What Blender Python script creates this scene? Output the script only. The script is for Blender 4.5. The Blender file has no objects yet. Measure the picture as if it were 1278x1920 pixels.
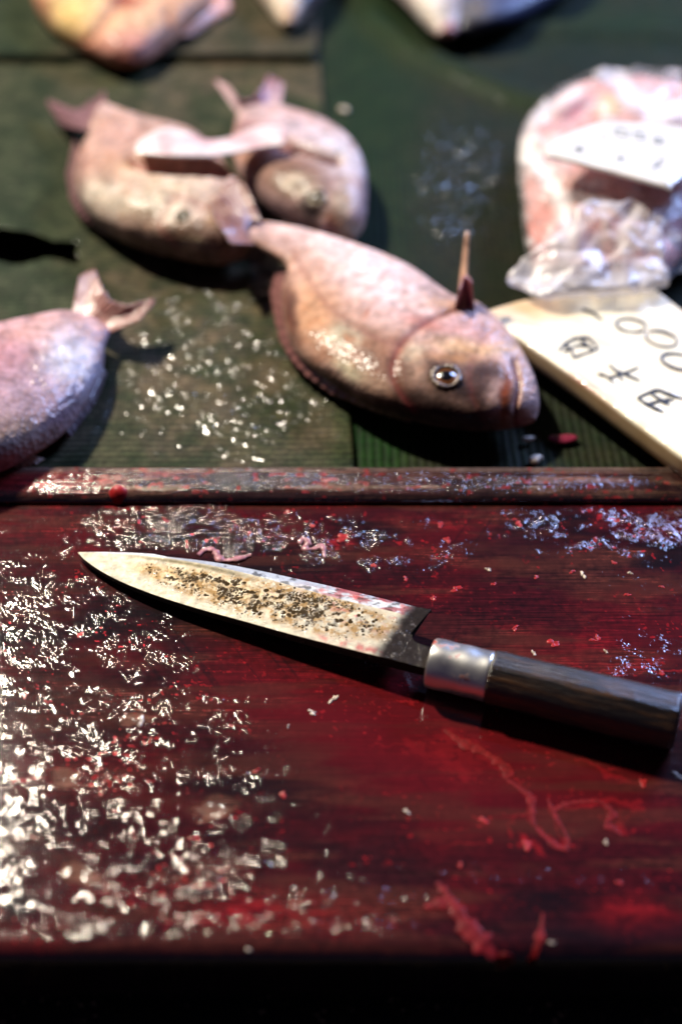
import bpy, math, random
import numpy as np
from mathutils import Vector, Matrix
from mathutils.bvhtree import BVHTree

random.seed(7)
RNG = np.random.default_rng(11)
SC = bpy.context.scene
COL = SC.collection

# ------------------------------------------------------------------ camera
CAM_H, PITCH, FPX = 0.488, math.radians(42.0), 2667.0
cam_d = bpy.data.cameras.new("camera"); cam = bpy.data.objects.new("camera", cam_d); COL.objects.link(cam)
cam.location = (0, 0, CAM_H); cam.rotation_euler = (math.radians(90) - PITCH, 0, 0)
cam_d.sensor_fit = 'VERTICAL'; cam_d.sensor_height = 36.0; cam_d.lens = 50.0
cam_d.clip_start = 0.02; cam_d.clip_end = 60
cam_d.dof.use_dof = True; cam_d.dof.focus_distance = 0.672; cam_d.dof.aperture_fstop = 2.9
SC.camera = cam

# ------------------------------------------------------------------ world and lamps
W = bpy.data.worlds.new("World"); SC.world = W; W.use_nodes = True
bg = W.node_tree.nodes["Background"]; bg.inputs[0].default_value = (0.42, 0.36, 0.75, 1); bg.inputs[1].default_value = 0.05

def area(name, elev, az, dist, sx, sy, power, colr, tgt=(0, 0.5, 0)):
    d = bpy.data.lights.new(name, 'AREA'); d.shape = 'ELLIPSE' if name == 'warm_lamp' else 'RECTANGLE'
    d.size = sx; d.size_y = sy; d.energy = power; d.color = colr
    o = bpy.data.objects.new(name, d); COL.objects.link(o)
    e, a = math.radians(elev), math.radians(az)
    v = Vector((math.sin(a) * math.cos(e), math.cos(a) * math.cos(e), math.sin(e)))
    o.location = Vector(tgt) + v * dist
    o.rotation_euler = (-v).to_track_quat('-Z', 'Y').to_euler()
    return o
area('warm_lamp', 47.5, -37, 2.6, 0.19, 0.19, 134, (1.0, 0.90, 0.74))
area('cool_daylight', 30, 40, 3.0, 1.0, 0.6, 110, (0.36, 0.52, 1.0))

SC.view_settings.view_transform = 'Standard'; SC.view_settings.look = 'None'
SC.view_settings.exposure = 0.0; SC.view_settings.gamma = 1.0; SC.view_settings.use_curve_mapping = False
SC.render.engine = 'CYCLES'
cy = SC.cycles
cy.use_adaptive_sampling = False; cy.max_bounces = 6; cy.transparent_max_bounces = 12
cy.caustics_reflective = False; cy.caustics_refractive = False
cy.use_denoising = True
try: cy.denoiser = 'OPENIMAGEDENOISE'
except Exception: pass
cy.sample_clamp_direct = 60; cy.sample_clamp_indirect = 3

# ------------------------------------------------------------------ helpers
CP, SP = math.cos(PITCH), math.sin(PITCH)
def ray(px, py):
    a = (px - 639.0) / FPX; b = -(py - 960.0) / FPX
    return Vector((a, CP + b * SP, -SP + b * CP))
def at(px, py, z=0.0):
    r = ray(px, py); t = (z - CAM_H) / r.z
    return np.array([r.x * t, r.y * t, z])
def atN(px, py, z):
    px = np.asarray(px, float); py = np.asarray(py, float); z = np.asarray(z, float) + 0 * px
    a = (px - 639.0) / FPX; b = -(py - 960.0) / FPX
    ry = CP + b * SP; rz = -SP + b * CP; t = (z - CAM_H) / rz
    return np.stack([a * t, ry * t, z], -1)
def proj(P):
    x = P[..., 0]; y = P[..., 1]; z = P[..., 2] - CAM_H
    d = y * CP - z * SP; u = y * SP + z * CP
    return 639 + FPX * x / d, 960 - FPX * u / d

_T = RNG.random((256, 256))
def vn(x, y, s=0):
    x = np.asarray(x, float) + s * 17.31; y = np.asarray(y, float) + s * 9.73
    xi = np.floor(x).astype(int); yi = np.floor(y).astype(int); fx = x - xi; fy = y - yi
    fx = fx * fx * (3 - 2 * fx); fy = fy * fy * (3 - 2 * fy)
    g = lambda i, j: _T[i & 255, j & 255]
    return (g(xi, yi) * (1 - fx) + g(xi + 1, yi) * fx) * (1 - fy) + (g(xi, yi + 1) * (1 - fx) + g(xi + 1, yi + 1) * fx) * fy
def fbm(x, y, s=0, o=4):
    t = 0; a = 0.5; n = 0
    for k in range(o):
        t = t + a * vn(x * 2 ** k, y * 2 ** k, s + k * 3); n += a; a *= 0.55
    return t / n
def sstep(a, b, x):
    t = np.clip((x - a) / (b - a), 0, 1); return t * t * (3 - 2 * t)
def lin(c):
    c = np.array(c, float) / 255.0
    return np.where(c <= 0.04045, c / 12.92, ((c + 0.055) / 1.055) ** 2.4)
def catmull(pts, n, closed=False):
    P = np.array(pts, float)
    if len(P) == 2:
        t = np.linspace(0, 1, n)[:, None]; return P[0] * (1 - t) + P[1] * t
    Q = np.vstack([2 * P[0] - P[1], P, 2 * P[-1] - P[-2]])
    t = np.linspace(0, len(P) - 1 - 1e-9, n); i = t.astype(int); f = (t - i)[:, None]
    a, b, c, d = Q[i], Q[i + 1], Q[i + 2], Q[i + 3]
    return 0.5 * ((2 * b) + (c - a) * f + (2 * a - 5 * b + 4 * c - d) * f ** 2 + (3 * b - a - 3 * c + d) * f ** 3)
def seg_dist(px, py, pts):
    """distance to a polyline and position along it"""
    best = np.full(px.shape, 1e9); par = np.zeros(px.shape)
    for k in range(len(pts) - 1):
        ax, ay = pts[k]; bx, by = pts[k + 1]
        L = (bx - ax) ** 2 + (by - ay) ** 2 + 1e-9
        t = np.clip(((px - ax) * (bx - ax) + (py - ay) * (by - ay)) / L, 0, 1)
        d = np.hypot(px - ax - t * (bx - ax), py - ay - t * (by - ay))
        m = d < best; best = np.where(m, d, best); par = np.where(m, (k + t) / (len(pts) - 1), par)
    return best, par
def blob(px, py, cx, cy_, rx, ry, rot=0, p=1.0):
    c, s = math.cos(math.radians(rot)), math.sin(math.radians(rot))
    dx = px - cx; dy = py - cy_
    a = (dx * c + dy * s) / rx; b = (-dx * s + dy * c) / ry
    return np.exp(-(a * a + b * b) ** p)
def mixc(C, col, w):
    w = np.clip(w, 0, 1)[..., None]; return C * (1 - w) + np.asarray(col) * w

def mesh_from(name, V, F, mat, parent=None, attrs=None, smooth=True, loc=None, solid=0):
    """V (n,3) in world coordinates, F (m,4) int array or list of lists"""
    V = np.asarray(V, float)
    if parent is not None: off = np.array(WORLD[parent.name]); 
    elif loc is not None: off = np.array(loc, float)
    else:
        off = np.array([(V[:, 0].min() + V[:, 0].max()) / 2, (V[:, 1].min() + V[:, 1].max()) / 2, V[:, 2].min()])
    me = bpy.data.meshes.new(name)
    if isinstance(F, np.ndarray):
        n = F.shape[1]
        me.vertices.add(len(V)); me.vertices.foreach_set('co', (V - off).astype(np.float32).ravel())
        me.loops.add(F.size); me.loops.foreach_set('vertex_index', F.astype(np.int32).ravel())
        me.polygons.add(len(F)); me.polygons.foreach_set('loop_start', np.arange(0, F.size, n, dtype=np.int32))
        me.update(calc_edges=True)
    else:
        me.from_pydata((V - off).tolist(), [], F)
    for k, v in (attrs or {}).items():
        v = np.asarray(v, float)
        if v.ndim == 2:
            A = me.attributes.new(k, 'FLOAT_COLOR', 'POINT')
            A.data.foreach_set('color', np.concatenate([v, np.ones((len(v), 1))], 1).astype(np.float32).ravel())
        else:
            A = me.attributes.new(k, 'FLOAT', 'POINT'); A.data.foreach_set('value', v.astype(np.float32))
    me.polygons.foreach_set('use_smooth', [smooth] * len(me.polygons))
    me.materials.append(mat); me.update()
    o = bpy.data.objects.new(name, me); COL.objects.link(o)
    if parent is not None: o.parent = parent
    else: o.location = off
    WORLD[o.name] = off
    if solid:
        m = o.modifiers.new('thickness', 'SOLIDIFY'); m.thickness = solid; m.offset = 0
    return o
WORLD = {}
def tag(o, label, cat, group=None, kind=None):
    o['label'] = label
    if cat: o['category'] = cat
    if group: o['group'] = group
    if kind: o['kind'] = kind
    return o
def empty(name, loc):
    o = bpy.data.objects.new(name, None); COL.objects.link(o); o.location = loc; o.empty_display_size = 0.02
    WORLD[o.name] = np.array(loc, float); return o
def gridF(nr, nc, wrap=False):
    i = np.arange(nr - 1)[:, None]; j = np.arange(nc if wrap else nc - 1)[None, :]; j2 = (j + 1) % nc
    a = i * nc + j; b = i * nc + j2; c = (i + 1) * nc + j2; d = (i + 1) * nc + j
    return np.stack([a + 0 * j, b + 0 * j, c + 0 * j, d + 0 * j], -1).reshape(-1, 4)

# ------------------------------------------------------------------ materials
class NT:
    def __init__(s, name):
        s.m = bpy.data.materials.new(name); s.m.use_nodes = True; s.t = s.m.node_tree
        s.p = s.t.nodes['Principled BSDF']; s.out = s.t.nodes['Material Output']
        s.co = s.n('ShaderNodeTexCoord').outputs['Object']
    def n(s, t, **k):
        nd = s.t.nodes.new(t)
        for a, b in k.items(): setattr(nd, a, b)
        return nd
    def l(s, a, b): s.t.links.new(a, b)
    def set(s, **k):
        for a, b in k.items():
            i = s.p.inputs[a.replace('_', ' ')]
            if hasattr(b, 'is_linked') or isinstance(b, bpy.types.NodeSocket): s.l(b, i)
            elif isinstance(b, (tuple, list)) and len(b) == 3: i.default_value = (*b, 1)
            else: i.default_value = b
        return s
    def map(s, scale, rot=(0, 0, 0)):
        m = s.n('ShaderNodeMapping'); s.l(s.co, m.inputs[0]); m.inputs['Scale'].default_value = scale
        m.inputs['Rotation'].default_value = rot; return m.outputs[0]
    def noise(s, scale, detail=3, rough=.55, vec=None, dist=0):
        m = s.n('ShaderNodeTexNoise'); s.l(vec or s.co, m.inputs['Vector'])
        m.inputs['Scale'].default_value = scale; m.inputs['Detail'].default_value = detail
        m.inputs['Roughness'].default_value = rough; m.inputs['Distortion'].default_value = dist
        return m.outputs[0]
    def voro(s, scale, vec=None, feature='F1', rnd=1.0, out='Distance'):
        m = s.n('ShaderNodeTexVoronoi', feature=feature); s.l(vec or s.co, m.inputs['Vector'])
        m.inputs['Scale'].default_value = scale; m.inputs['Randomness'].default_value = rnd
        return m.outputs[out]
    def attr(s, name, fac=False):
        m = s.n('ShaderNodeAttribute', attribute_name=name); return m.outputs['Fac' if fac else 'Color']
    def math(s, op, a, b=None, c=None):
        m = s.n('ShaderNodeMath', operation=op)
        for i, v in enumerate((a, b, c)):
            if v is None: continue
            if isinstance(v, (int, float)): m.inputs[i].default_value = v
            else: s.l(v, m.inputs[i])
        return m.outputs[0]
    def ramp(s, f, a, b, lo=0., hi=1., smooth=True):
        m = s.n('ShaderNodeMapRange', interpolation_type='SMOOTHSTEP' if smooth else 'LINEAR'); s.l(f, m.inputs[0])
        m.inputs[1].default_value = a; m.inputs[2].default_value = b; m.inputs[3].default_value = lo; m.inputs[4].default_value = hi
        return m.outputs[0]
    def mix(s, f, a, b, mode='MIX'):
        m = s.n('ShaderNodeMix', data_type='RGBA', blend_type=mode)
        for i, v in ((0, f), (6, a), (7, b)):
            if isinstance(v, (int, float)): m.inputs[i].default_value = v
            elif isinstance(v, tuple): m.inputs[i].default_value = (*v, 1)
            else: s.l(v, m.inputs[i])
        return m.outputs[2]
    def bump(s, h, dist=0.001, strength=1.0, normal=None):
        m = s.n('ShaderNodeBump'); s.l(h, m.inputs['Height']); m.inputs['Distance'].default_value = dist
        if isinstance(strength, (int, float)): m.inputs['Strength'].default_value = strength
        else: s.l(strength, m.inputs['Strength'])
        if normal is not None: s.l(normal, m.inputs['Normal'])
        return m.outputs[0]

def wood_wet():
    s = NT('blood_wet_wood')
    c = s.attr('Col'); slime = s.attr('slime', True); grain = s.attr('grain', True)
    g1 = s.noise(1.0, 5, .65, s.map((28, 900, 200))); g2 = s.noise(1.0, 3, .6, s.map((70, 2600, 300)))
    f = s.math('MULTIPLY', s.ramp(g1, .3, .7, .30, 1.6), s.ramp(g2, .3, .7, .6, 1.35))
    cl = s.noise(260, 4, .6); f = s.math('MULTIPLY', f, s.ramp(cl, .3, .7, .6, 1.4))
    f2 = s.mix(s.math('MULTIPLY', grain, s.ramp(s.noise(1, 4, .6, s.map((18, 60, 20))), .35, .62, .25, 1.0)), (1, 1, 1), f)
    base = s.mix(1.0, c, f2, 'MULTIPLY')
    n1 = s.noise(1, 1, .5, s.map((520, 760, 600)), dist=.9); n2 = s.noise(1150, 1, .5)
    big = s.attr('coarse', True); n3 = s.noise(1, 1, .5, s.map((330, 460, 400)), dist=.8)
    fine = s.math('ADD', s.math('MULTIPLY', n1, .75), s.math('MULTIPLY', n2, .25))
    film = s.math('ADD', s.math('MULTIPLY', fine, s.math('SUBTRACT', 1.0, big)), s.math('MULTIPLY', s.math('MULTIPLY', n3, 1.45), big))
    gb = s.bump(g1, .00012, s.math('MULTIPLY', grain, .5))
    fb = s.bump(film, .00056, s.math('MULTIPLY', slime, 1.0), normal=gb)
    s.set(Base_Color=base, Roughness=.6, Normal=gb, Specular_IOR_Level=.02, Coat_Weight=1.0, Coat_Roughness=.07, Coat_IOR=1.95, Coat_Normal=fb)
    return s.m
def simple(name, col, rough=.5, coat=0, crough=.1, bump=None, bdist=.0005, mott=0.0, mscale=80, metallic=0, spec=.5, alpha=1):
    s = NT(name); c = (*col,) if not isinstance(col, str) else None
    base = s.attr('Col') if c is None else None
    if mott:
        n = s.noise(mscale, 5, .6); f = s.ramp(n, .25, .75, 1 - mott, 1 + mott, False)
        if base is None:
            r = s.n('ShaderNodeRGB'); r.outputs[0].default_value = (*c, 1); base = r.outputs[0]
        base = s.mix(1.0, base, f, 'MULTIPLY')
    s.set(Base_Color=base if base is not None else c, Roughness=rough, Coat_Weight=coat, Coat_Roughness=crough, Metallic=metallic, Specular_IOR_Level=spec, Alpha=alpha)
    if bump:
        b = s.bump(s.noise(bump, 3), bdist, 1.0); s.set(Normal=b, Coat_Normal=b)
    return s.m
def fish_skin():
    s = NT('fish_skin'); c = s.attr('Col'); wet = s.attr('wet', True)
    f = s.ramp(s.noise(120, 5, .65), .3, .7, .62, 1.22, False)
    sc = s.voro(330, feature='F1'); f2 = s.ramp(sc, .2, .8, 1.06, .88, False)
    base = s.mix(1.0, s.mix(1.0, c, f, 'MULTIPLY'), f2, 'MULTIPLY')
    b1 = s.bump(s.math('ADD', sc, s.noise(90, 4, .6)), .0009, s.math('MULTIPLY', wet, .7)); b2 = s.bump(s.noise(280, 2), .0011, s.math('MULTIPLY', wet, 1.0), normal=b1)
    s.set(Base_Color=base, Roughness=.65, Normal=b1, Specular_IOR_Level=.1, Coat_Weight=s.ramp(wet, 0, 1, .04, .6), Coat_Roughness=.2, Coat_Normal=b2,
          Subsurface_Weight=.06, Subsurface_Scale=.002)
    return s.m
def mat_net(name, a, b, axis):
    s = NT(name)
    n = s.ramp(s.noise(38, 6, .7), .35, .68); base = s.mix(n, a, b)
    c = s.attr('Col'); base = s.mix(1.0, base, c, 'MULTIPLY')
    base = s.mix(1.0, base, s.ramp(s.noise(240, 5, .75), .32, .68, .45, 1.7, False), 'MULTIPLY')
    wv = s.n('ShaderNodeTexWave', wave_type='BANDS', bands_direction=axis); s.l(s.co, wv.inputs[0]); wv.inputs['Scale'].default_value = 68
    wv.inputs['Distortion'].default_value = .6; wv.inputs['Detail'].default_value = 1; wv.inputs['Detail Scale'].default_value = 3
    w2 = s.n('ShaderNodeTexWave', wave_type='BANDS', bands_direction='Y' if axis == 'X' else 'X'); s.l(s.co, w2.inputs[0]); w2.inputs['Scale'].default_value = 150
    base = s.mix(1.0, base, s.ramp(wv.outputs[1], 0, 1, .68, 1.15), 'MULTIPLY')
    base = s.mix(1.0, base, s.ramp(w2.outputs[1], 0, 1, .75, 1.1), 'MULTIPLY')
    b = s.bump(wv.outputs[1], .0006, .6)
    wet = s.attr('slime', True)
    film = s.bump(s.noise(230, 1, .5, dist=.6), .0017, s.math('MULTIPLY', wet, 1.0), normal=None)
    patch = s.math('MULTIPLY', s.ramp(s.noise(170, 2), .38, .50), s.math('MINIMUM', wet, 1.0))
    s.set(Base_Color=base, Roughness=.7, Normal=b, Specular_IOR_Level=.1, Coat_Weight=patch, Coat_Roughness=.14, Coat_IOR=1.8, Coat_Normal=film)
    return s.m
def steel():
    s = NT('rust_pitted_steel')
    rust = s.attr('rust', True); dark = s.attr('dark', True); c = s.attr('Col')
    pn = s.noise(520, 3, .6); pv = s.voro(430, vec=None); size = s.math('MULTIPLY', rust, .53)
    warp = s.math('SUBTRACT', pv, s.math('MULTIPLY', pn, .25))
    pit = s.ramp(s.math('SUBTRACT', warp, size), -.16, -.10, 1, 0)
    pv2 = s.voro(900); pit2 = s.ramp(s.math('SUBTRACT', s.math('SUBTRACT', pv2, s.math('MULTIPLY', s.noise(900, 2), .3)), size), -.14, -.08, 1, 0)
    pits = s.math('MAXIMUM', s.math('MULTIPLY', pit, s.ramp(s.noise(170, 2), .42, .56)), s.math('MULTIPLY', pit2, s.ramp(s.noise(140, 3), .5, .6)))
    halo = s.math('MULTIPLY', s.ramp(s.noise(210, 5, .7), .40, .62), s.ramp(rust, .1, .6))
    base = s.mix(1.0, c, s.ramp(s.noise(420, 6, .7), .3, .7, .78, 1.1, False), 'MULTIPLY')
    base = s.mix(halo, base, (.30, .185, .075))
    base = s.mix(pits, base, (.035, .019, .005))
    dk = s.math('MULTIPLY', dark, s.ramp(s.noise(300, 5, .7), .22, .42, .3, 1.0))
    base = s.mix(dk, base, (.018, .014, .013))
    nonm = s.math('MAXIMUM', pits, s.math('MULTIPLY', halo, .6))
    rgh = s.ramp(s.noise(260, 5, .7), .3, .7, .62, .78)
    h = s.math('ADD', s.math('MULTIPLY', s.noise(900, 4, .65), .5), s.math('MULTIPLY', pits, -.8))
    b = s.bump(h, .0003, .7)
    film = s.bump(s.noise(500, 2, .5, dist=.5), .0011, .9)
    wet = s.math('MULTIPLY', s.ramp(s.noise(230, 3, .6), .46, .56), s.ramp(rust, .02, .4, .1, .5))
    s.set(Base_Color=base, Metallic=s.math('SUBTRACT', 1.0, nonm), Specular_IOR_Level=.05, Roughness=rgh, Normal=b, Coat_Weight=wet, Coat_Roughness=.06, Coat_IOR=1.6, Coat_Normal=film)
    return s.m
def ferrule_mat():
    s = NT('brushed_ferrule'); n = s.noise(1, 3, .6, s.map((40, 40, 40)))
    st = s.attr('stain', True); dirt = s.math('MULTIPLY', st, s.ramp(s.noise(300, 4), .5, .62))
    base = s.mix(dirt, (.92, .91, .87), (.45, .06, .04))
    s.set(Base_Color=base, Metallic=s.math('SUBTRACT', 1.0, dirt), Roughness=s.ramp(n, .3, .7, .26, .38), Normal=s.bump(s.noise(500, 3), .00004, .5))
    return s.m
def handle_mat():
    s = NT('wet_dark_handle_wood'); g = s.noise(1, 5, .65, s.attr('hco')); g2 = s.noise(3.2, 4, .6, s.attr('hco'))
    base = s.mix(s.ramp(g, .42, .72), (.006, .004, .004), (.10, .042, .013)); base = s.mix(s.ramp(g2, .3, .7, 0, .6), base, (.008, .006, .006))
    b = s.bump(g2, .0005, .9); b2 = s.bump(g2, .0005, 1.0)
    s.set(Base_Color=base, Roughness=.5, Normal=b, Specular_IOR_Level=.2, Coat_Weight=.9, Coat_Roughness=.17, Coat_IOR=1.6, Coat_Normal=b2)
    return s.m
def plastic():
    s = NT('clear_plastic_film'); t = s.t
    p = s.p; c = s.ramp(s.noise(45, 5, .65), .35, .7)
    b = s.bump(s.noise(34, 1, .5, dist=1.5), .005, .8)
    s.set(Base_Color=(.84, .80, .84), Roughness=.30, Normal=b, Specular_IOR_Level=.8)
    s.set(Alpha=s.math('ADD', s.math('MULTIPLY', c, .22), s.attr('milky', True)))
    return s.m
def flesh(name, col, alpha=1.0, rough=.35, coat=.4):
    s = NT(name); n = s.noise(400, 4, .6); base = s.mix(s.ramp(n, .3, .7), tuple(np.array(col) * .6), tuple(np.minimum(np.array(col) * 1.3, 1)))
    b = s.bump(s.noise(700, 2), .00018, .7)
    s.set(Base_Color=base, Roughness=rough, Coat_Weight=coat, Coat_Roughness=.12, Coat_Normal=b, Normal=b, Alpha=alpha, Specular_IOR_Level=.15)
    return s.m

M_WOOD, M_FISH = wood_wet(), fish_skin()
M_STEEL, M_FER, M_HAN, M_BAG = steel(), ferrule_mat(), handle_mat(), plastic()
M_RED = flesh('red_flesh', (.32, .014, .016), 1, .4, .15); M_REDF = flesh('red_membrane', (.22, .009, .012), .6, .5, .05)
M_PINK = flesh('pink_flesh', (.46, .20, .22), .85); M_PALE = flesh('pale_tissue', (.68, .58, .48))
M_FIN = simple('fin_membrane', 'attr', .35, .6, .15, bump=300, mott=.25, mscale=200)
M_BLACK = simple('pupil_black', (.005, .005, .008), .1, 1, .03)
M_INK = simple('marker_ink', (.035, .04, .055), .35)
M_INKF = simple('faded_marker_ink', (.25, .27, .30), .5)

# ------------------------------------------------------------------ setting: counter, mats
yb = at(0, 946)[1]; yf = at(0, 1792)[1]
def plain_box(name, x0, x1, y0, y1, z0, z1, mat, parent=None):
    V = [(x, y, z) for x in (x0, x1) for y in (y0, y1) for z in (z0, z1)]
    F = [[0, 1, 3, 2], [4, 6, 7, 5], [0, 4, 5, 1], [2, 3, 7, 6], [0, 2, 6, 4], [1, 5, 7, 3]]
    return mesh_from(name, V, F, mat, parent, smooth=False)

# lower ledge in front of the board: dark, damp, speckled
s = NT('damp_dark_ledge')
sp = s.math('MULTIPLY', s.ramp(s.noise(420, 3, .7), .60, .68), s.ramp(s.noise(50, 3), .45, .6))
s.set(Base_Color=s.mix(sp, (.0045, .0042, .006), (.85, .6, .35)), Roughness=.6, Normal=s.bump(s.noise(500, 4), .0008, .8))
M_LEDGE = s.m
o = plain_box('counter_ledge', -.6, .6, -.05, yf + .04, -.10, -.052, M_LEDGE); tag(o, 'dark damp ledge in front of and below the cutting board', None, kind='structure')
M_UND = simple('counter_wood', (.03, .02, .015), .7, mott=.4)
o = plain_box('counter_top', -1.2, 1.2, yf + .05, 3.2, -.10, -.034, M_UND); tag(o, 'dark wooden counter under the board and the green mats', None, kind='structure')

# netting mats -----------------------------------------------------------
def mat_sheet(name, label, xs, ys, hfun, mat, paint, slime, cutout=None, solid=.0012):
    X, Y = np.meshgrid(xs, ys); P = np.stack([X, Y, hfun(X, Y)], -1)
    px, py = proj(P); C = paint(px, py, X, Y); S = slime(px, py)
    F = gridF(len(ys), len(xs))
    if cutout is not None:
        V = P.reshape(-1, 3); cx = V[F].mean(1); k = ~cutout(*proj(cx)); F = F[k]
    o = mesh_from(name, P.reshape(-1, 3), F, mat, attrs={'Col': C.reshape(-1, 3), 'slime': S.ravel()}, solid=solid)
    return tag(o, label, 'netting mat', 'netting mats on the counter')
MZ = -0.006
def notch(qx, qy):
    edge = np.interp(qx, [-200, 0, 60, 100, 148], [425, 428, 436, 452, 456])
    return (qx < 146) & (qy > edge) & (qy < 492 + 6 * np.sin(qx / 20))
def h_base(X, Y):
    px, py = proj(np.stack([X, Y, X * 0 + MZ], -1))
    z = MZ + .004 * (fbm(X * 9, Y * 6, 3) - .5) + .0012 * (fbm(X * 40, Y * 30, 5) - .5)
    d, t = seg_dist(px, py, [(700, 40), (760, 95), (850, 140), (960, 188), (1060, 215)]); z = z + .010 * np.exp(-(d / 22) ** 2)
    d, t = seg_dist(px, py, [(860, 60), (1020, 62), (1300, 72)]); z = z + .009 * np.exp(-(d / 18) ** 2)
    return z
def p_base(px, py, X, Y):
    C = np.ones(px.shape + (3,)) * .9
    C = mixc(C, (.35, .95, .55), blob(px, py, 690, 300, 110, 420, 0, 2) * .9)
    C = mixc(C, (.45, 1.5, .6), blob(px, py, 700, 840, 75, 90, 0, 2))
    C = mixc(C, (.55, .55, .55), blob(px, py, 1000, 500, 260, 300, 0, 2) * .8)
    C = mixc(C, (.4, 1.1, .7), blob(px, py, 1150, 60, 240, 50, 0, 1) * .7)
    C = mixc(C, (.3, .5, .8), blob(px, py, 1100, 130, 240, 60, 0, 1) * .6)
    C = mixc(C, (.55, 1.2, .6), np.exp(-(seg_dist(px, py, [(700, 40), (760, 95), (850, 140), (960, 188), (1060, 215)])[0] / 20) ** 2) * .8)
    return C
def s_base(px, py):
    m = blob(px, py, 860, 350, 120, 150, 0, 2) * 1.0 + blob(px, py, 640, 300, 90, 250) * .4 + blob(px, py, 900, 130, 200, 60) * .12
    return np.clip(m * 1.15, 0, 1.15)
M_NETG = mat_net('dark_green_netting', (.008, .016, .006), (.020, .021, .009), 'X')
M_NETB = mat_net('brown_green_netting', (.020, .026, .011), (.090, .068, .042), 'Y')
yr = yb + .0236
ys = np.concatenate([np.linspace(yr, 1.35, 330), np.linspace(1.37, 3.0, 40)]); xs = np.concatenate([np.linspace(-1.1, -.45, 20), np.linspace(-.44, .44, 300), np.linspace(.45, 1.1, 20)])
mat_sheet('netting_mat', 'dark green ribbed netting mat under the bagged fish and the cream price board', xs, ys, h_base, M_NETG, p_base, s_base, cutout=notch)

def h_left(X, Y):
    px, py = proj(np.stack([X, Y, X * 0 + MZ], -1))
    z = h_base(X, Y) + .0040 + .0016 * (fbm(X * 25, Y * 18, 9) - .5)
    return z
def p_left(px, py, X, Y):
    C = np.ones(px.shape + (3,))
    n = fbm(px / 90, py / 60, 21)
    C = mixc(C, (.45, .75, .45), sstep(.45, .6, n) * .6)
    C = mixc(C, (.25, .60, .42), blob(px, py, 30, 400, 130, 260, 0, 2) * .8)
    C = mixc(C, (.45, .62, .45), blob(px, py, 100, 200, 200, 200, 0, 1) * .6)
    C = mixc(C, (1.25, 1.05, .9), blob(px, py, 480, 110, 130, 60, 0, 2) * .5)
    C = mixc(C, (1.55, 1.4, 1.15), blob(px, py, 420, 690, 190, 170, 0, 2) * .55 * sstep(.3, .6, fbm(px / 60, py / 25, 5)))
    C = mixc(C, (.5, .9, .55), np.exp(-((px - 640) / 26) ** 2) * .5)
    return C
def s_left(px, py):
    m = blob(px, py, 430, 690, 230, 190, 0, 2) * (.45 + .8 * sstep(.4, .6, fbm(px / 30, py / 14, 323))) + blob(px, py, 300, 210, 200, 60) * .35 + .10 + .25 * blob(px, py, 180, 470, 60, 40)
    return np.clip(m, 0, 1)
xr_ = lambda py: np.interp(py, [100, 500, 870], [598, 630, 662])
xl = at(655, 870)[0]
ys2 = np.linspace(yr + .0005, at(0, 118, MZ)[1], 330); base = []
# left mat: right edge follows a gentle line
u = np.linspace(0, 1, 260)
Yg = np.repeat(ys2[:, None], 260, 1)
pyrow = proj(np.stack([0 * ys2, ys2, 0 * ys2 + MZ], -1))[1]
xe = atN(xr_(pyrow) + 4 * (fbm(ys2 * 30, ys2 * 0, 2) - .5), pyrow, MZ)[:, 0]
Xg = -.55 + (xe[:, None] + .55) * u[None, :]
P = np.stack([Xg, Yg, h_left(Xg, Yg)], -1); px, py = proj(P)
F = gridF(*Xg.shape); Vv = P.reshape(-1, 3); cx = Vv[F].mean(1); qx, qy = proj(cx)
hole = notch(qx, qy)
o = mesh_from('netting_mat', Vv, F[~hole], M_NETB, attrs={'Col': p_left(px, py, Xg, Yg).reshape(-1, 3), 'slime': s_left(px, py).ravel()}, solid=.0012)
tag(o, 'wet brown-green netting mat under the overlapping bream, its surface worn pale', 'netting mat', 'netting mats on the counter')
# far mat: behind the fold, upper left
ys3 = np.linspace(at(0, 128, MZ)[1], 1.9, 160); xs3 = np.linspace(-.75, at(596, 60, MZ)[0], 160)
def h_far(X, Y): return h_left(X, Y) + .0035 + .003 * np.exp(-((Y - ys3[0]) / .01) ** 2)
def p_far(px, py, X, Y):
    C = np.ones(px.shape + (3,)) * .8; C = mixc(C, (.3, .55, .35), blob(px, py, 20, 90, 90, 200, 0, 2)); return mixc(C, (.5, .9, .6), np.exp(-((py - 128) / 7) ** 2) * .7)
mat_sheet('netting_mat', 'far brown netting mat whose hem runs behind the bream tails', xs3, ys3, h_far, M_NETB, p_far, lambda a, b: 0 * a + .12)

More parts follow.
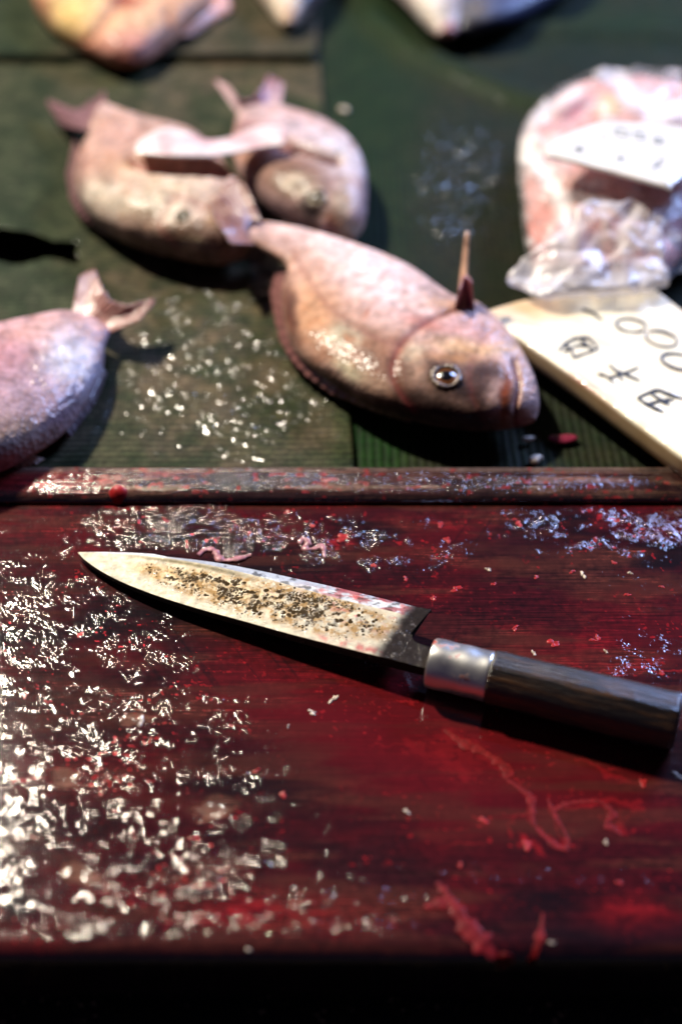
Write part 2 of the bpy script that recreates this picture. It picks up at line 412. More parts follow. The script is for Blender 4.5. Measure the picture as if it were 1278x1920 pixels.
# ------------------------------------------------------------------ cutting board
xd = np.arange(-.20, .20, .00060); xs = np.concatenate([np.linspace(-.55, -.205, 40), xd, np.linspace(.205, .55, 40)])
R = .007
top = np.arange(yb - .001, yf + R, -.00062)
prof = [(y, 0.0) for y in top]
for k in range(1, 13):
    a = k / 12 * math.pi / 2; prof.append((yf + R - R * math.sin(a), -R + R * math.cos(a)))
for k in range(1, 24): prof.append((yf + .00015 * math.sin(k * 1.7), -R - k * .0010))
prof = np.array(prof)
X = np.repeat(xs[None, :], len(prof), 0); Y = np.repeat(prof[:, 0:1], len(xs), 1); Z = np.repeat(prof[:, 1:2], len(xs), 1)
PX, PY = proj(np.stack([X, Y, Z], -1))
def slime_mask(px, py):
    wx = px + 60 * (fbm(px / 70, py / 50, 31) - .5) ; wy = py + 40 * (fbm(px / 70, py / 50, 37) - .5)
    m = blob(wx, wy, 360, 992, 230, 48, 4, 3) * 1.0
    m = np.maximum(m, blob(wx, wy, 640, 1020, 230, 60, 0, 2) * .62)
    m = np.maximum(m, blob(wx, wy, 120, 1200, 260, 150, 18, 2) * .95)
    m = np.maximum(m, blob(wx, wy, 260, 1390, 300, 150, 10, 2) * .85)
    m = np.maximum(m, blob(wx, wy, 250, 1620, 420, 170, 0, 2) * 1.0)
    m = np.maximum(m, blob(wx, wy, 660, 1690, 170, 80, 0, 2) * .7)
    m = np.maximum(m, blob(wx, wy, 900, 1640, 360, 22, 1, 1.5) * .55)
    m = np.maximum(m, blob(wx, wy, 1130, 990, 220, 45, 2, 2) * .6)
    m = np.maximum(m, blob(wx, wy, 1210, 1230, 70, 60, 2, 2) * .35)
    m = np.maximum(m, blob(wx, wy, 680, 1370, 150, 60, 2, 2) * .25)
    m = m * (1 - .97 * blob(px, py, 40, 985, 100, 40, 0, 3))
    m = m * (1 - .85 * blob(px, py, 90, 1600, 70, 35, 15, 2)) * (1 - .7 * blob(px, py, 210, 1590, 80, 28, 25, 2))
    m = m * (1 - .97 * blob(px, py, 900, 1450, 330, 150, 10, 3)) * (1 - .9 * blob(px, py, 500, 1260, 130, 40, 16, 2))
    return m
S = slime_mask(PX, PY)
cl = fbm(PX / 34, PY / 17, 41, 3)
cl2 = fbm(PX / 9, PY / 4.5, 42, 2)
S = S * (.06 + 1.04 * sstep(.40, .60, cl + .16 * blob(PX, PY, 380, 990, 260, 50, 3, 3) + .06 * sstep(1500, 1700, PY))) * (.35 + .9 * sstep(.3, .6, cl2)) * np.interp(PX, [0, 120, 300, 600, 900], [.26, .50, 1.0, 1.75, 2.0]) * np.interp(PY, [940, 1050, 1150, 1400, 1700, 1780], [2.0, 1.5, .95, .70, .66, .95]) + .012
S = S + .9 * np.exp(-((PY - 1791) / 7) ** 2) * sstep(.42, .6, fbm(PX / 20, PY * 0, 47))
S = S + .30 * sstep(.52, .66, fbm(PX / 40, PY / 16, 45, 3)) * (1 - blob(PX, PY, 1000, 1500, 260, 110, 0, 3))
# painted stains of the board (blood and bare wood)
wx = PX + 50 * (fbm(PX / 60, PY / 28, 51) - .5) + 14 * (fbm(PX / 14, PY / 8, 52) - .5); wy = PY + 34 * (fbm(PX / 60, PY / 28, 53) - .5) + 10 * (fbm(PX / 14, PY / 8, 54) - .5)
C = np.ones(X.shape + (3,)) * np.array([.024, .0028, .0042])
wood = np.array([.078, .019, .012]); drk = np.array([.0045, .0012, .0025]); red = np.array([.088, .0018, .004]); bright = np.array([.20, .006, .009])
n1 = fbm(X * 16, Y * 60, 61); n2 = fbm(X * 45, Y * 210, 62)
C = mixc(C, wood, sstep(.45, .68, n1) * .8); C = mixc(C, drk, sstep(.52, .72, fbm(X * 14, Y * 90, 63)) * .85)
C = mixc(C, red, sstep(.35, .6, fbm(X * 22, Y * 40, 64)) * .55)
for cx_, cy_, rx, ry, rt, w in [(760, 1370, 330, 110, 8, .95), (1000, 1180, 330, 70, 6, .55), (1000, 1480, 320, 110, 4, .6), (60, 1000, 130, 60, 0, .8), (600, 1300, 200, 60, 12, .6),
                              (870, 1120, 150, 40, 0, .4), (500, 1230, 140, 40, 12, .5), (560, 1720, 230, 45, 0, .9), (1200, 1720, 120, 40, 0, .8), (60, 1420, 120, 160, 0, .3)]:
    C = mixc(C, red, blob(wx, wy, cx_, cy_, rx, ry, rt, 1.5) * w)
for cx_, cy_, rx, ry, rt, w in [(760, 1250, 150, 26, 10, .5), (850, 1400, 60, 45, 20, .5), (620, 1265, 120, 22, 14, .35), (520, 1715, 150, 28, 0, .95), (1190, 1725, 80, 20, 0, .7), (700, 1150, 60, 20, 0, .3),
                              (810, 1110, 60, 20, 0, .55), (965, 1180, 60, 16, 0, .5), (1110, 1200, 45, 15, 0, .5), (640, 1015, 24, 22, 0, .8), (300, 1120, 30, 10, 0, .5), (480, 1215, 40, 14, 10, .6),
                              (240, 945, 230, 7, 0, .8), (1060, 1240, 50, 12, 0, .45), (1180, 1250, 90, 10, -5, .45), (840, 985, 30, 9, 0, .5)]:
    C = mixc(C, bright, blob(wx, wy, cx_, cy_, rx, ry, rt, 1.6) * w * sstep(.3, .55, fbm(PX / 18, PY / 10, 66)))
# dark soaked zones of the wood
for cx_, cy_, rx, ry, w in [(250, 1840, 900, 70, .0), (1100, 1600, 300, 60, .45), (330, 1560, 300, 50, .4), (90, 1350, 140, 90, .5), (1150, 1080, 200, 40, .4)]:
    C = mixc(C, drk, blob(wx, wy, cx_, cy_, rx, ry, 0, 1.5) * w)
for cx_, cy_, rx, ry, rt in [(400, 1520, 42, 20, -15), (260, 1345, 30, 12, 0), (480, 1180, 25, 10, 0), (125, 1460, 30, 18, 20), (150, 1640, 40, 18, 30)]:
    C = mixc(C, (.17, .075, .045), blob(wx, wy, cx_, cy_, rx, ry, rt, 3) * .75)
# soaked, branching wisps of clotted blood
qx = PX + 34 * (fbm(PX / 34, PY / 26, 401, 3) - .5) + 9 * (fbm(PX / 8, PY / 6, 403, 2) - .5); qy = PY + 26 * (fbm(PX / 34, PY / 26, 405, 3) - .5) + 7 * (fbm(PX / 8, PY / 6, 407, 2) - .5)
for pts, w_, k_ in [([(945, 1458), (975, 1480), (992, 1495), (998, 1540), (1022, 1570), (1060, 1590)], 11, .8), ([(1064, 1586), (1040, 1530), (1026, 1490)], 8, .7), ([(1035, 1522), (1095, 1503), (1200, 1502)], 9, .7),
        ([(1130, 1502), (1150, 1530), (1165, 1566)], 12, .8), ([(1140, 1532), (1202, 1524), (1190, 1508)], 7, .7), ([(1078, 1420), (1140, 1452), (1204, 1468)], 8, .7), ([(1204, 1440), (1204, 1468), (1240, 1470)], 5, .5),
        ([(950, 1575), (948, 1545), (975, 1522)], 5, .6), ([(978, 1576), (1022, 1600)], 13, .8), ([(885, 1530), (918, 1548)], 9, .7), ([(820, 1585), (905, 1585)], 4, .5), ([(1150, 1270), (1278, 1255)], 5, .6), ([(700, 1395), (800, 1398)], 4, .4),
        ([(840, 1370), (900, 1408), (950, 1448)], 20, .6), ([(760, 1390), (830, 1420), (880, 1460)], 16, .4), ([(1060, 1240), (1120, 1262), (1200, 1255)], 7, .5), ([(795, 1700), (862, 1700)], 12, .7), ([(1150, 1700), (1278, 1720)], 18, .6), ([(820, 1440), (900, 1450)], 14, .4)]:
    dd, tt = seg_dist(qx, qy, pts); C = mixc(C, bright, sstep(w_, w_ * .25, dd * (1 + .9 * fbm(PX / 12, PY / 9, 409))) * k_)
# small torn red flecks spread along the grain
fl = fbm(PX / 9, PY / 6, 71, 3); area_m = sstep(.5, .62, fbm(PX / 80, PY / 40, 72))
C = mixc(C, bright * 1.2, sstep(.70, .76, fl) * area_m * .9)
# cross-hatched old knife cuts
for ang, sd in ((62, 3), (-58, 9)):
    ca, sa = math.cos(math.radians(ang)), math.sin(math.radians(ang))
    tt = (X * sa - Y * ca); al = (X * ca + Y * sa)
    ln = vn(tt * 520, al * 9, sd); C = mixc(C, drk, sstep(.86, .93, ln) * sstep(.5, .6, fbm(X * 20, Y * 20, 80 + sd)) * .55)
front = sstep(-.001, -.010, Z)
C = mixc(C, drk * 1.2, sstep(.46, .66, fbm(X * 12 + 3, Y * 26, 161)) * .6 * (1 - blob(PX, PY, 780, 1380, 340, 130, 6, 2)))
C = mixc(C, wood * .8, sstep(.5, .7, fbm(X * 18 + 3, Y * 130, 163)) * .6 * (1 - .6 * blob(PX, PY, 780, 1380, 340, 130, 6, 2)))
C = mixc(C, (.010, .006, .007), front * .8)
# real relief: slime lumps, grain ridges, worn hollow
rel = S * .00034 * (fbm(X * 150, Y * 190, 81, 2) - .5) * 2
rel = rel + .00006 * (fbm(X * 22, Y * 420, 83, 3) - .5) * (1 - blob(PX, PY, 850, 1420, 420, 200, 5, 3))
rel = rel + .0004 * (fbm(X * 8, Y * 30, 85) - .5) + .0018 * sstep(1650, 1790, PY) * (fbm(X * 10, Y * 50, 86) - .6)
gm = 1 - .75 * blob(PX, PY, 850, 1420, 380, 170, 5, 3)
dZ = np.where(Z > -.0035, rel, rel * .3); P = np.stack([X, Y - front * rel, Z + dZ * (1 - front)], -1)
nr, nc = X.shape
BW = P.reshape(-1, 3); BF = gridF(nr, nc)
# close the board underneath
back = [(x, yb - .001, -.033) for x in (xs[0], xs[-1])]
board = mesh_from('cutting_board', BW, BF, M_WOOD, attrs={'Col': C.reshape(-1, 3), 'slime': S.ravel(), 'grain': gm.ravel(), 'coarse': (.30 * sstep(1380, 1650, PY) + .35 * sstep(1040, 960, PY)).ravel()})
tag(board, 'thick wet wooden cutting board soaked in red blood, the knife lying on it', 'cutting board')
# sides and underside of the board are a part of their own
o = plain_box('underside', xs[0] + .001, xs[-1] - .001, yf + .004, yb - .002, -.0332, -.004, M_UND, parent=board)
st = 3
sub = P[::st, ::st]; snr, snc = sub.shape[:2]
BVH = BVHTree.FromPolygons([Vector(v) for v in sub.reshape(-1, 3)], gridF(snr, snc).tolist())
def drape(px, py, up=.0004, bvh=None):
    r = ray(px, py).normalized(); h = (bvh or BVH).ray_cast(Vector((0, 0, CAM_H)), r)
    if h[0] is None: return Vector(at(px, py, 0)) + Vector((0, 0, up)), Vector((0, 0, 1))
    n = h[1] if h[1].z > -.2 else -h[1]
    return h[0] + n * up, n

# raised rail behind the board -------------------------------------------
H = .0058; y0 = yb + .0005
prof = []
for k in range(6): prof.append((y0 - .0002, -.004 + k * .0052 / 5))
for k in range(1, 26):
    a = k / 25 * math.pi / 2; prof.append((y0 + .0125 - .0127 * math.cos(a), .0012 + (H - .0012) * math.sin(a)))
for k in range(1, 18): prof.append((y0 + .0125 + k * .00058, H + .0002 * math.sin(k)))
for k in range(1, 6): prof.append((y0 + .0228, H - .001 - k * .003))
prof = np.array(prof)
X = np.repeat(xs[None, :], len(prof), 0); Y = np.repeat(prof[:, 0:1], len(xs), 1); Z = np.repeat(prof[:, 1:2], len(xs), 1)
w = .0005 * (fbm(X * 14, Y * 300 + Z * 300, 91) - .5) + .0009 * (fbm(X * 6, X * 0, 92) - .5) + .0004 * (fbm(X * 200, (Y + Z) * 250, 93) - .5)
Y = Y - w; Z = Z + w * .8
PX, PY = proj(np.stack([X, Y, Z], -1))
S2 = np.clip(blob(PX, PY, 400, 898, 230, 22, 0, 3) * 1.0 + blob(PX, PY, 800, 905, 420, 26, 0, 2) * .45 + blob(PX, PY, 130, 915, 60, 20) * .4 + .08, 0, 1)
C = np.ones(X.shape + (3,)) * np.array([.050, .017, .013]); C = mixc(C, (.13, .065, .04), sstep(.45, .65, fbm(X * 20, Y * 300, 94)) * .8)
C = mixc(C, (.016, .006, .006), sstep(.5, .7, fbm(X * 30, Z * 300, 95)) * .7)
C = mixc(C, (.14, .006, .008), blob(PX, PY, 90, 905, 150, 25, 0, 2) * .9 + blob(PX, PY, 300, 886, 70, 8) * .9)
C = mixc(C, (.15, .10, .08), sstep(888, 880, PY) * .6); C = mixc(C, (.008, .003, .004), sstep(915, 940, PY) * .85)  # top edge lightened, lower front darkened: lit rim and gap shadow painted on
C = mixc(C, (.24, .012, .014), sstep(.66, .74, fbm(PX / 16, PY / 8, 97, 3)) * .6)
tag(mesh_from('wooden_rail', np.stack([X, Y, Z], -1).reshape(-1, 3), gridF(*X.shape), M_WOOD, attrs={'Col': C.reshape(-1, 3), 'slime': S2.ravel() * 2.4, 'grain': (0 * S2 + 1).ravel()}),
    'round-edged wooden rail between the bloody cutting board and the green mats', 'wooden rail')

# ------------------------------------------------------------------ knife
E = [(147, 1035.5), (178, 1035), (215, 1035.5), (260, 1037), (330, 1042), (400, 1050), (480, 1064), (560, 1081), (640, 1098), (720, 1117), (806, 1138), (795, 1142), (784, 1152), (775, 1165), (770, 1180), (772, 1194), (780, 1204), (804, 1213)]
Sp = [(147, 1036.5), (160, 1050), (190, 1071), (235, 1094), (300, 1119), (370, 1141), (450, 1163), (540, 1188), (610, 1206), (670, 1221), (722, 1234), (732, 1236), (742, 1239), (750, 1241), (760, 1243), (770, 1246), (782, 1249), (804, 1254)]
NU, NV = 640, 110
e = catmull(E, NU); q = catmull(Sp, NU)
v = np.linspace(0, 1, NV)
gx = e[:, None, 0] * (1 - v) + q[:, None, 0] * v; gy = e[:, None, 1] * (1 - v) + q[:, None, 1] * v
# heights: the blade slopes from the neck down to the tip
zt = np.interp(gx, [147, 800], [.0042, .0150])
P0 = atN(gx, gy, zt)
tu = np.clip((gx - 147) / 620, 0, 1)
bev = np.interp(gx, [147, 300, 420, 640, 806], [.05, .07, .12, .225, .22])
thick = .0022 + .0032 * tu
drop = np.where(v[None, :] < bev, (1 - v[None, :] / np.maximum(bev, .01)), 0) * (thick * .42) * (gy < 1142 + (gx - 806) * .2).astype(float)
P1 = P0.copy(); P1[..., 2] -= drop
P1[..., 2] += .00012 * (fbm(gx / 18, gy / 10, 101) - .5)
bot = P1.copy(); bot[..., 2] = P0[..., 2] - thick; bot[..., 2] = np.minimum(bot[..., 2], P1[..., 2] - .0002)
taper = np.clip(v[None, :] / .5, 0, 1); bot[..., 2] = (P1[..., 2] - .0003) * (1 - taper) + bot[..., 2] * taper
# side wall strip for the spine
ns = 7; wall = np.stack([P1[:, -1] * (1 - k / (ns + 1)) + bot[:, -1] * (k / (ns + 1)) for k in range(1, ns + 1)], 1)
ring = np.concatenate([P1, wall, bot[:, ::-1]], 1); ncr = ring.shape[1]
PX, PY = proj(ring)
isb = np.arange(ncr)[None, :] >= NV
vv = np.concatenate([np.repeat(v[None], NU, 0), np.ones((NU, ns)), np.ones((NU, NV))], 1)
bb = np.repeat(bev[:, :1] * 0, ncr, 1) + np.interp(PX, [147, 300, 420, 640, 806], [.05, .07, .12, .225, .22])
C = np.ones(PX.shape + (3,)) * np.array([.44, .405, .32])
C = mixc(C, (.44, .46, .50), (vv < bb) * 1.0)
C = mixc(C, (.50, .38, .22), blob(PX, PY, 310, 1075, 70, 14, 12, 2) * .8)
C = mixc(C, (.62, .50, .30), blob(PX, PY, 430, 1105, 120, 25, 16, 2) * .5)
C = mixc(C, (.16, .13, .07), np.exp(-(((vv - bb - .06) / .05) ** 2)) * sstep(200, 330, PX) * sstep(520, 400, PX) * .9)
C = mixc(C, (.42, .10, .09), sstep(.52, .66, fbm(PX / 22, PY / 12, 105)) * blob(PX, PY, 690, 1135, 110, 45, 14, 2) * .85)
C = mixc(C, (.40, .13, .12), np.exp(-(((vv - .93) / .06) ** 2)) * sstep(540, 640, PX) * sstep(.35, .6, fbm(PX / 14, PY / 10, 106)) * .9)
C = mixc(C, (.30, .07, .08), (vv < bb) * sstep(.5, .62, fbm(PX / 25, PY / 9, 107)) * sstep(560, 640, PX) * .8)
C = mixc(C, (.16, .17, .20), sstep(730, 772, PX + (PY - 1170) * .6) * .8)
rust = np.clip(blob(PX, PY, 560, 1140, 190, 38, 13, 2) * .95 + blob(PX, PY, 330, 1078, 80, 18, 12, 2) * .5 + blob(PX, PY, 430, 1110, 140, 28, 13, 2) * .6, 0, 1) * (vv > bb) + .05
dark = np.clip(sstep(716, 756, PX + 24 * (fbm(PX / 20, PY / 14, 108) - .5) + (PY - 1180) * .7) * 1.0 + isb * .95 + np.exp(-(((vv - 1.0) / .03) ** 2)) * 0, 0, 1)  # spine wall and underside darkened too: their shade goes into the steel colour
dark = np.maximum(dark, sstep(.55, .7, fbm(PX / 14, PY / 5, 109)) * (vv < bb) * sstep(300, 420, PX) * .7)
kc = at(780, 1240, 0)
knife = tag(empty('fish_knife', kc), 'heavy fish knife with rust-pitted blade and dark wooden handle on the bloody board', 'knife')
blade = mesh_from('blade', ring.reshape(-1, 3), gridF(NU, ncr, True), M_STEEL, knife, attrs={'Col': C.reshape(-1, 3), 'rust': rust.ravel(), 'dark': dark.ravel()})
m = blade.modifiers.new('weighted', 'WEIGHTED_NORMAL')

A = Vector(at(806, 1242, .0118)); B = Vector(at(1272, 1354, .0130)); ax = (B - A).normalized(); side = ax.cross(Vector((0, 0, 1))).normalized(); upv = side.cross(ax).normalized()
LEN = (B - A).length
def lathe(name, stations, mat, shape, extra=None, M=96):
    V = []; 
    for s_, sc_ in stations:
        for j in range(M):
            a = j / M * 2 * math.pi; r = shape(a, s_) * sc_
            V.append(A + ax * s_ + side * (math.cos(a) * r) + upv * (math.sin(a) * r))
    V = np.array([list(p) for p in V]); n = len(stations)
    F = gridF(n, M, True).tolist() + [list(range(M))[::-1], list(range((n - 1) * M, n * M))]
    return V, F
ferL = (Vector(at(922, 1270, .012)) - A).length
def fshape(a, s_): return .0114 * (1 + .012 * math.cos(2 * a))
st_ = [(0, .25), (0, .86), (.0002, .94), (.0007, .985), (.0015, 1)] + [(.0015 + (ferL - .0015) * k / 14, 1 + .012 * math.sin(k)) if k < 14 else (ferL, 1.0) for k in range(1, 15)]
V, F = lathe('ferrule', st_, M_FER, fshape)
px, py = proj(V); stain = blob(px, py, 818, 1205, 22, 12) + blob(px, py, 850, 1225, 14, 14) + blob(px, py, 870, 1270, 14, 8)
mesh_from('ferrule', V, F, M_FER, knife, attrs={'stain': np.clip(stain, 0, 1)})
def hshape(a, s_):
    # rounded octagonal section, with a soft ridge
    n = 8; k = (a + math.pi / 8) % (2 * math.pi / n) - math.pi / n
    r = math.cos(math.pi / n) / max(math.cos(k), .01)
    r = .55 * 1.0 + .45 * r
    return .0124 * r * 1.03 * (1 + .018 * math.sin(s_ * 90 + 1) + .02 * (s_ / LEN))
st_ = [(ferL - .0008, .30), (ferL - .0008, .93), (ferL - .0003, .985), (ferL + .0006, 1.0)] + [(ferL + (LEN - ferL) * k / 120, 1.0) for k in range(1, 116)] + [(LEN - .0016, .995), (LEN - .0008, .97), (LEN, .90), (LEN + .0002, .3)]
V, F = lathe('handle', st_, M_HAN, hshape, M=120)
n = len(st_); M_ = 120
aa = np.tile(np.arange(M_) / M_ * 2 * np.pi, n); ss = np.repeat([s_[0] for s_ in st_], M_)
d = .00055 * (fbm(np.cos(aa) * 9 + 50, ss * 34 + np.sin(aa) * 9, 121) - .5) + .00035 * (fbm(aa * 7, ss * 25, 122, 3) - .5)
ctr = np.array([list(A + ax * s_) for s_ in ss]); dv = V - ctr; V = V + dv / np.maximum(np.linalg.norm(dv, axis=1, keepdims=True), 1e-5) * d[:, None]
hco = np.stack([np.cos(aa) * 5, np.sin(aa) * 5, ss * 40], -1)
mesh_from('handle', V, F, M_HAN, knife, attrs={'hco': hco})
# fluid gathered along the underside of the handle: a thin glossy meniscus on the board
M_POOL = flesh('thin_blood_film', (.045, .004, .006), 1.0, .2)
top_p = catmull([(800, 1262), (850, 1275), (930, 1295), (1020, 1318), (1120, 1345), (1210, 1372), (1240, 1380), (1256, 1384)], 90)
out_p = catmull([(808, 1290), (850, 1297), (905, 1312), (955, 1328), (1030, 1342), (1110, 1366), (1205, 1398), (1254, 1404)], 90)
V = []; 
for k in range(90):
    for j in range(8):
        t = j / 7; p = top_p[k] * (1 - t) + (out_p[k] + [0, 2.0 * math.sin(k * .7) + 1.5 * math.sin(k * 1.9)]) * t
        z = .0013 * math.sqrt(max(0, 1 - t ** 3)) - (.0004 if j == 7 else 0)
        V.append(at(p[0], p[1], z + .0003))
o = mesh_from('blood_pool', V, gridF(90, 8), M_POOL); tag(o, 'narrow dark pool of blood along the near side of the knife handle', 'blood pool')

# ------------------------------------------------------------------ inflated organic bodies
def inflate(pairs, zmid, T, N=150, M=110, p=.70, low=.55):
    D = catmull([a for a, b in pairs], N); V_ = catmull([b for a, b in pairs], N)
    u = np.linspace(0, 1, N); zm = np.interp(u, np.linspace(0, 1, len(zmid)), zmid); th = catmull([(t,) for t in T], N)[:, 0] * .80
    a = np.arange(M) / M * 2 * np.pi; c = (1 + np.cos(a)) / 2; s_ = np.sin(a); s_ = np.sign(s_) * np.abs(s_) ** p
    D3 = atN(D[:, 0], D[:, 1], zm); V3 = atN(V_[:, 0], V_[:, 1], zm)
    P = D3[:, None] * (1 - c)[None, :, None] + V3[:, None] * c[None, :, None]
    P[..., 2] += th[:, None] * np.where(s_ > 0, s_, s_ * low)[None, :]
    U = np.repeat(u[:, None], M, 1); Vc = np.repeat(c[None], N, 0); TOP = np.repeat((np.sin(a) > -.1)[None], N, 0)
    return P, U, Vc, TOP
def body_mesh(name, P, mat, parent=None, attrs=None):
    N, M = P.shape[:2]
    c0 = P[0].mean(0); c1 = P[-1].mean(0)
    V = np.vstack([P.reshape(-1, 3), c0, c1]); F = gridF(N, M, True).tolist()
    F += [[(j + 1) % M, j, N * M] for j in range(M)] + [[(N - 1) * M + j, (N - 1) * M + (j + 1) % M, N * M + 1] for j in range(M)]
    at_ = {}
    for k, v_ in (attrs or {}).items():
        if v_.ndim == 3: f = v_.reshape(-1, 3); at_[k] = np.vstack([f, v_[0].mean(0), v_[-1].mean(0)])
        else: f = v_.ravel(); at_[k] = np.concatenate([f, [v_[0].mean(), v_[-1].mean()]])
    return mesh_from(name, V, F, mat, parent, attrs=at_)
def groove(P, TOP, pts, w, depth):
    px, py = proj(P); d, t = seg_dist(px, py, catmull(pts, 30).tolist()); g = np.exp(-(d / w) ** 2) * TOP
    P[..., 2] -= depth * g; return g
def fin(parent, inner, outer, z0, z1, colr, rays=22, n=90, m=14, name='fin', solid=.0009, ragged=4):
    a = catmull(inner, n); b = catmull(outer, n)
    rg = ragged * (vn(np.arange(n) / 2.6, np.zeros(n), 7) - .5); dirv = b - a; b = b + dirv / np.maximum(np.linalg.norm(dirv, axis=1, keepdims=True), 1) * rg[:, None]
    t = np.linspace(0, 1, m)
    gx = a[:, None, 0] * (1 - t) + b[:, None, 0] * t; gy = a[:, None, 1] * (1 - t) + b[:, None, 1] * t
    z = z0 * (1 - t) + z1 * t; u = np.linspace(0, 1, n)
    Z = np.repeat(z[None], n, 0) + .0007 * np.sin(u * rays * 2 * np.pi)[:, None] * t[None] + .0012 * (fbm(gx / 20, gy / 20, 5) - .5)
    P = atN(gx, gy, Z); C = np.ones(P.shape) * np.array(colr); k = .5 + .5 * np.sin(u * rays * 2 * np.pi)
    C = C * (.72 + .4 * k[:, None, None])
    return mesh_from(name, P.reshape(-1, 3), gridF(n, m), M_FIN, parent, attrs={'Col': C.reshape(-1, 3)}, solid=solid)
def surf_point(P, px, py):
    N, M = P.shape[:2]; b = BVHTree.FromPolygons([Vector(v_) for v_ in P.reshape(-1, 3)], gridF(N, M, True).tolist())
    h = b.ray_cast(Vector((0, 0, CAM_H)), ray(px, py).normalized()); return h[0], h[1]
def dome(name, c, nrm, r, h, mat, parent, n=26, attrs=None):
    nrm = nrm.normalized(); 
    if nrm.z < 0: nrm = -nrm
    a_ = nrm.orthogonal().normalized(); b_ = nrm.cross(a_); V = []
    for i in range(13):
        f = i / 12 * math.pi / 2
        for j in range(n):
            t = j / n * 2 * math.pi; V.append(list(c + (a_ * math.cos(t) + b_ * math.sin(t)) * r * math.cos(f) + nrm * h * math.sin(f)))
    return mesh_from(name, V, gridF(13, n, True), mat, parent)
M_EYE = simple('amber_iris', (.17, .060, .018), .2, 1, .06, bump=500, bdist=.0001, mott=.4, mscale=600)
M_EYEC = simple('clouded_iris', (.38, .34, .24), .2, 1, .05, mott=.4, mscale=500)
M_RING = simple('silver_eye_rim', (.10, .065, .045), .35, .6, .15, bump=500, bdist=.0006, mott=.5, mscale=500, metallic=.2)
def torus_rim(name, c, nrm, R_, r, parent, mat):
    if nrm.z < 0: nrm = -nrm
    a_ = nrm.orthogonal().normalized(); b_ = nrm.cross(a_).normalized(); V = []
    for i in range(48):
        t = i / 48 * 2 * math.pi; d = a_ * math.cos(t) + b_ * math.sin(t)
        for j in range(12):
            f = j / 12 * 2 * math.pi; rr = r * (1 + .35 * math.sin(t * 9) * math.sin(t * 5 + 1)); V.append(list(c + d * (R_ + rr * math.cos(f)) + nrm * rr * math.sin(f)))
    F = [[i * 12 + j, i * 12 + (j + 1) % 12, ((i + 1) % 48) * 12 + (j + 1) % 12, ((i + 1) % 48) * 12 + j] for i in range(48) for j in range(12)]
    return mesh_from(name, V, F, mat, parent)
def fish_eye(parent, P, px, py, r, iris=None):
    c, nrm = surf_point(P, px, py)
    if c is None: return
    if nrm.z < 0: nrm = -nrm
    torus_rim('eye_socket', c - nrm * r * .05, nrm, r * 1.15, r * .26, parent, M_RING)
    e_ = dome('eye', c - nrm * r * .2, nrm, r, r * .42, iris or M_EYE, parent)
    dome('pupil', c + nrm * r * .02, nrm, r * .66, r * .27, M_BLACK, e_)

def paint(P, base, blobs, noise_amp=.3, sd=0, scale=26):
    px, py = proj(P)
    n_ = fbm(px / 40, py / 30, 200 + sd); wx = px + 22 * (fbm(px / 30, py / 22, 201 + sd) - .5); wy = py + 18 * (fbm(px / 30, py / 22, 205 + sd) - .5)
    C = np.ones(P.shape) * lin(base)
    for cx_, cy_, rx, ry, rt, colr, w_ in blobs: C = mixc(C, lin(colr), blob(wx, wy, cx_, cy_, rx, ry, rt, 1.4) * w_)
    C = C * np.array([.86, .83, .81]); m1 = fbm(px / 22 + wx * .01, py / 16, 220 + sd, 4); m2 = fbm(px / 13, py / 9, 230 + sd, 3)
    C = C * (1 - .26 * sstep(.50, .74, m1))[..., None] * (1 - np.array([.08, .16, .22]) * sstep(.50, .70, m2)[..., None])
    return C * (1 + noise_amp * (fbm(px / scale, py / scale * 1.3, 209 + sd) - .5) * 2)[..., None]

FZ = .0  # resting height
def floor_z(P, low=.0): return P

# --- bream A, the nearest, in front of the rest
pairsA = [((448, 440), (456, 420)), ((488, 464), (506, 420)), ((538, 500), (588, 438)), ((528, 556), (690, 474)), ((546, 645), (775, 517)), ((612, 708), (850, 572)),
          ((700, 757), (905, 592)), ((800, 788), (962, 648)), ((880, 800), (1000, 715)), ((935, 800), (1010, 762)), ((965, 799), (1002, 788))]
P, U, V_, TOP = inflate(pairsA, [.024, .020, .016, .014, .014, .015, .015, .015, .014, .012, .010], [.002, .005, .008, .014, .022, .025, .026, .023, .018, .012, .004])
g1 = groove(P, TOP, [(866, 574), (825, 590), (792, 608), (757, 638), (736, 680), (742, 722), (775, 768)], 6, .0014)
g2 = groove(P, TOP, [(962, 676), (972, 715), (966, 760), (968, 800)], 5, .0030)
g3 = groove(P, TOP, [(905, 640), (880, 690), (885, 740), (905, 785)], 6, .0002)
g4 = groove(P, TOP, [(948, 690), (942, 740), (938, 790)], 4, .0002)
px, py = proj(P)
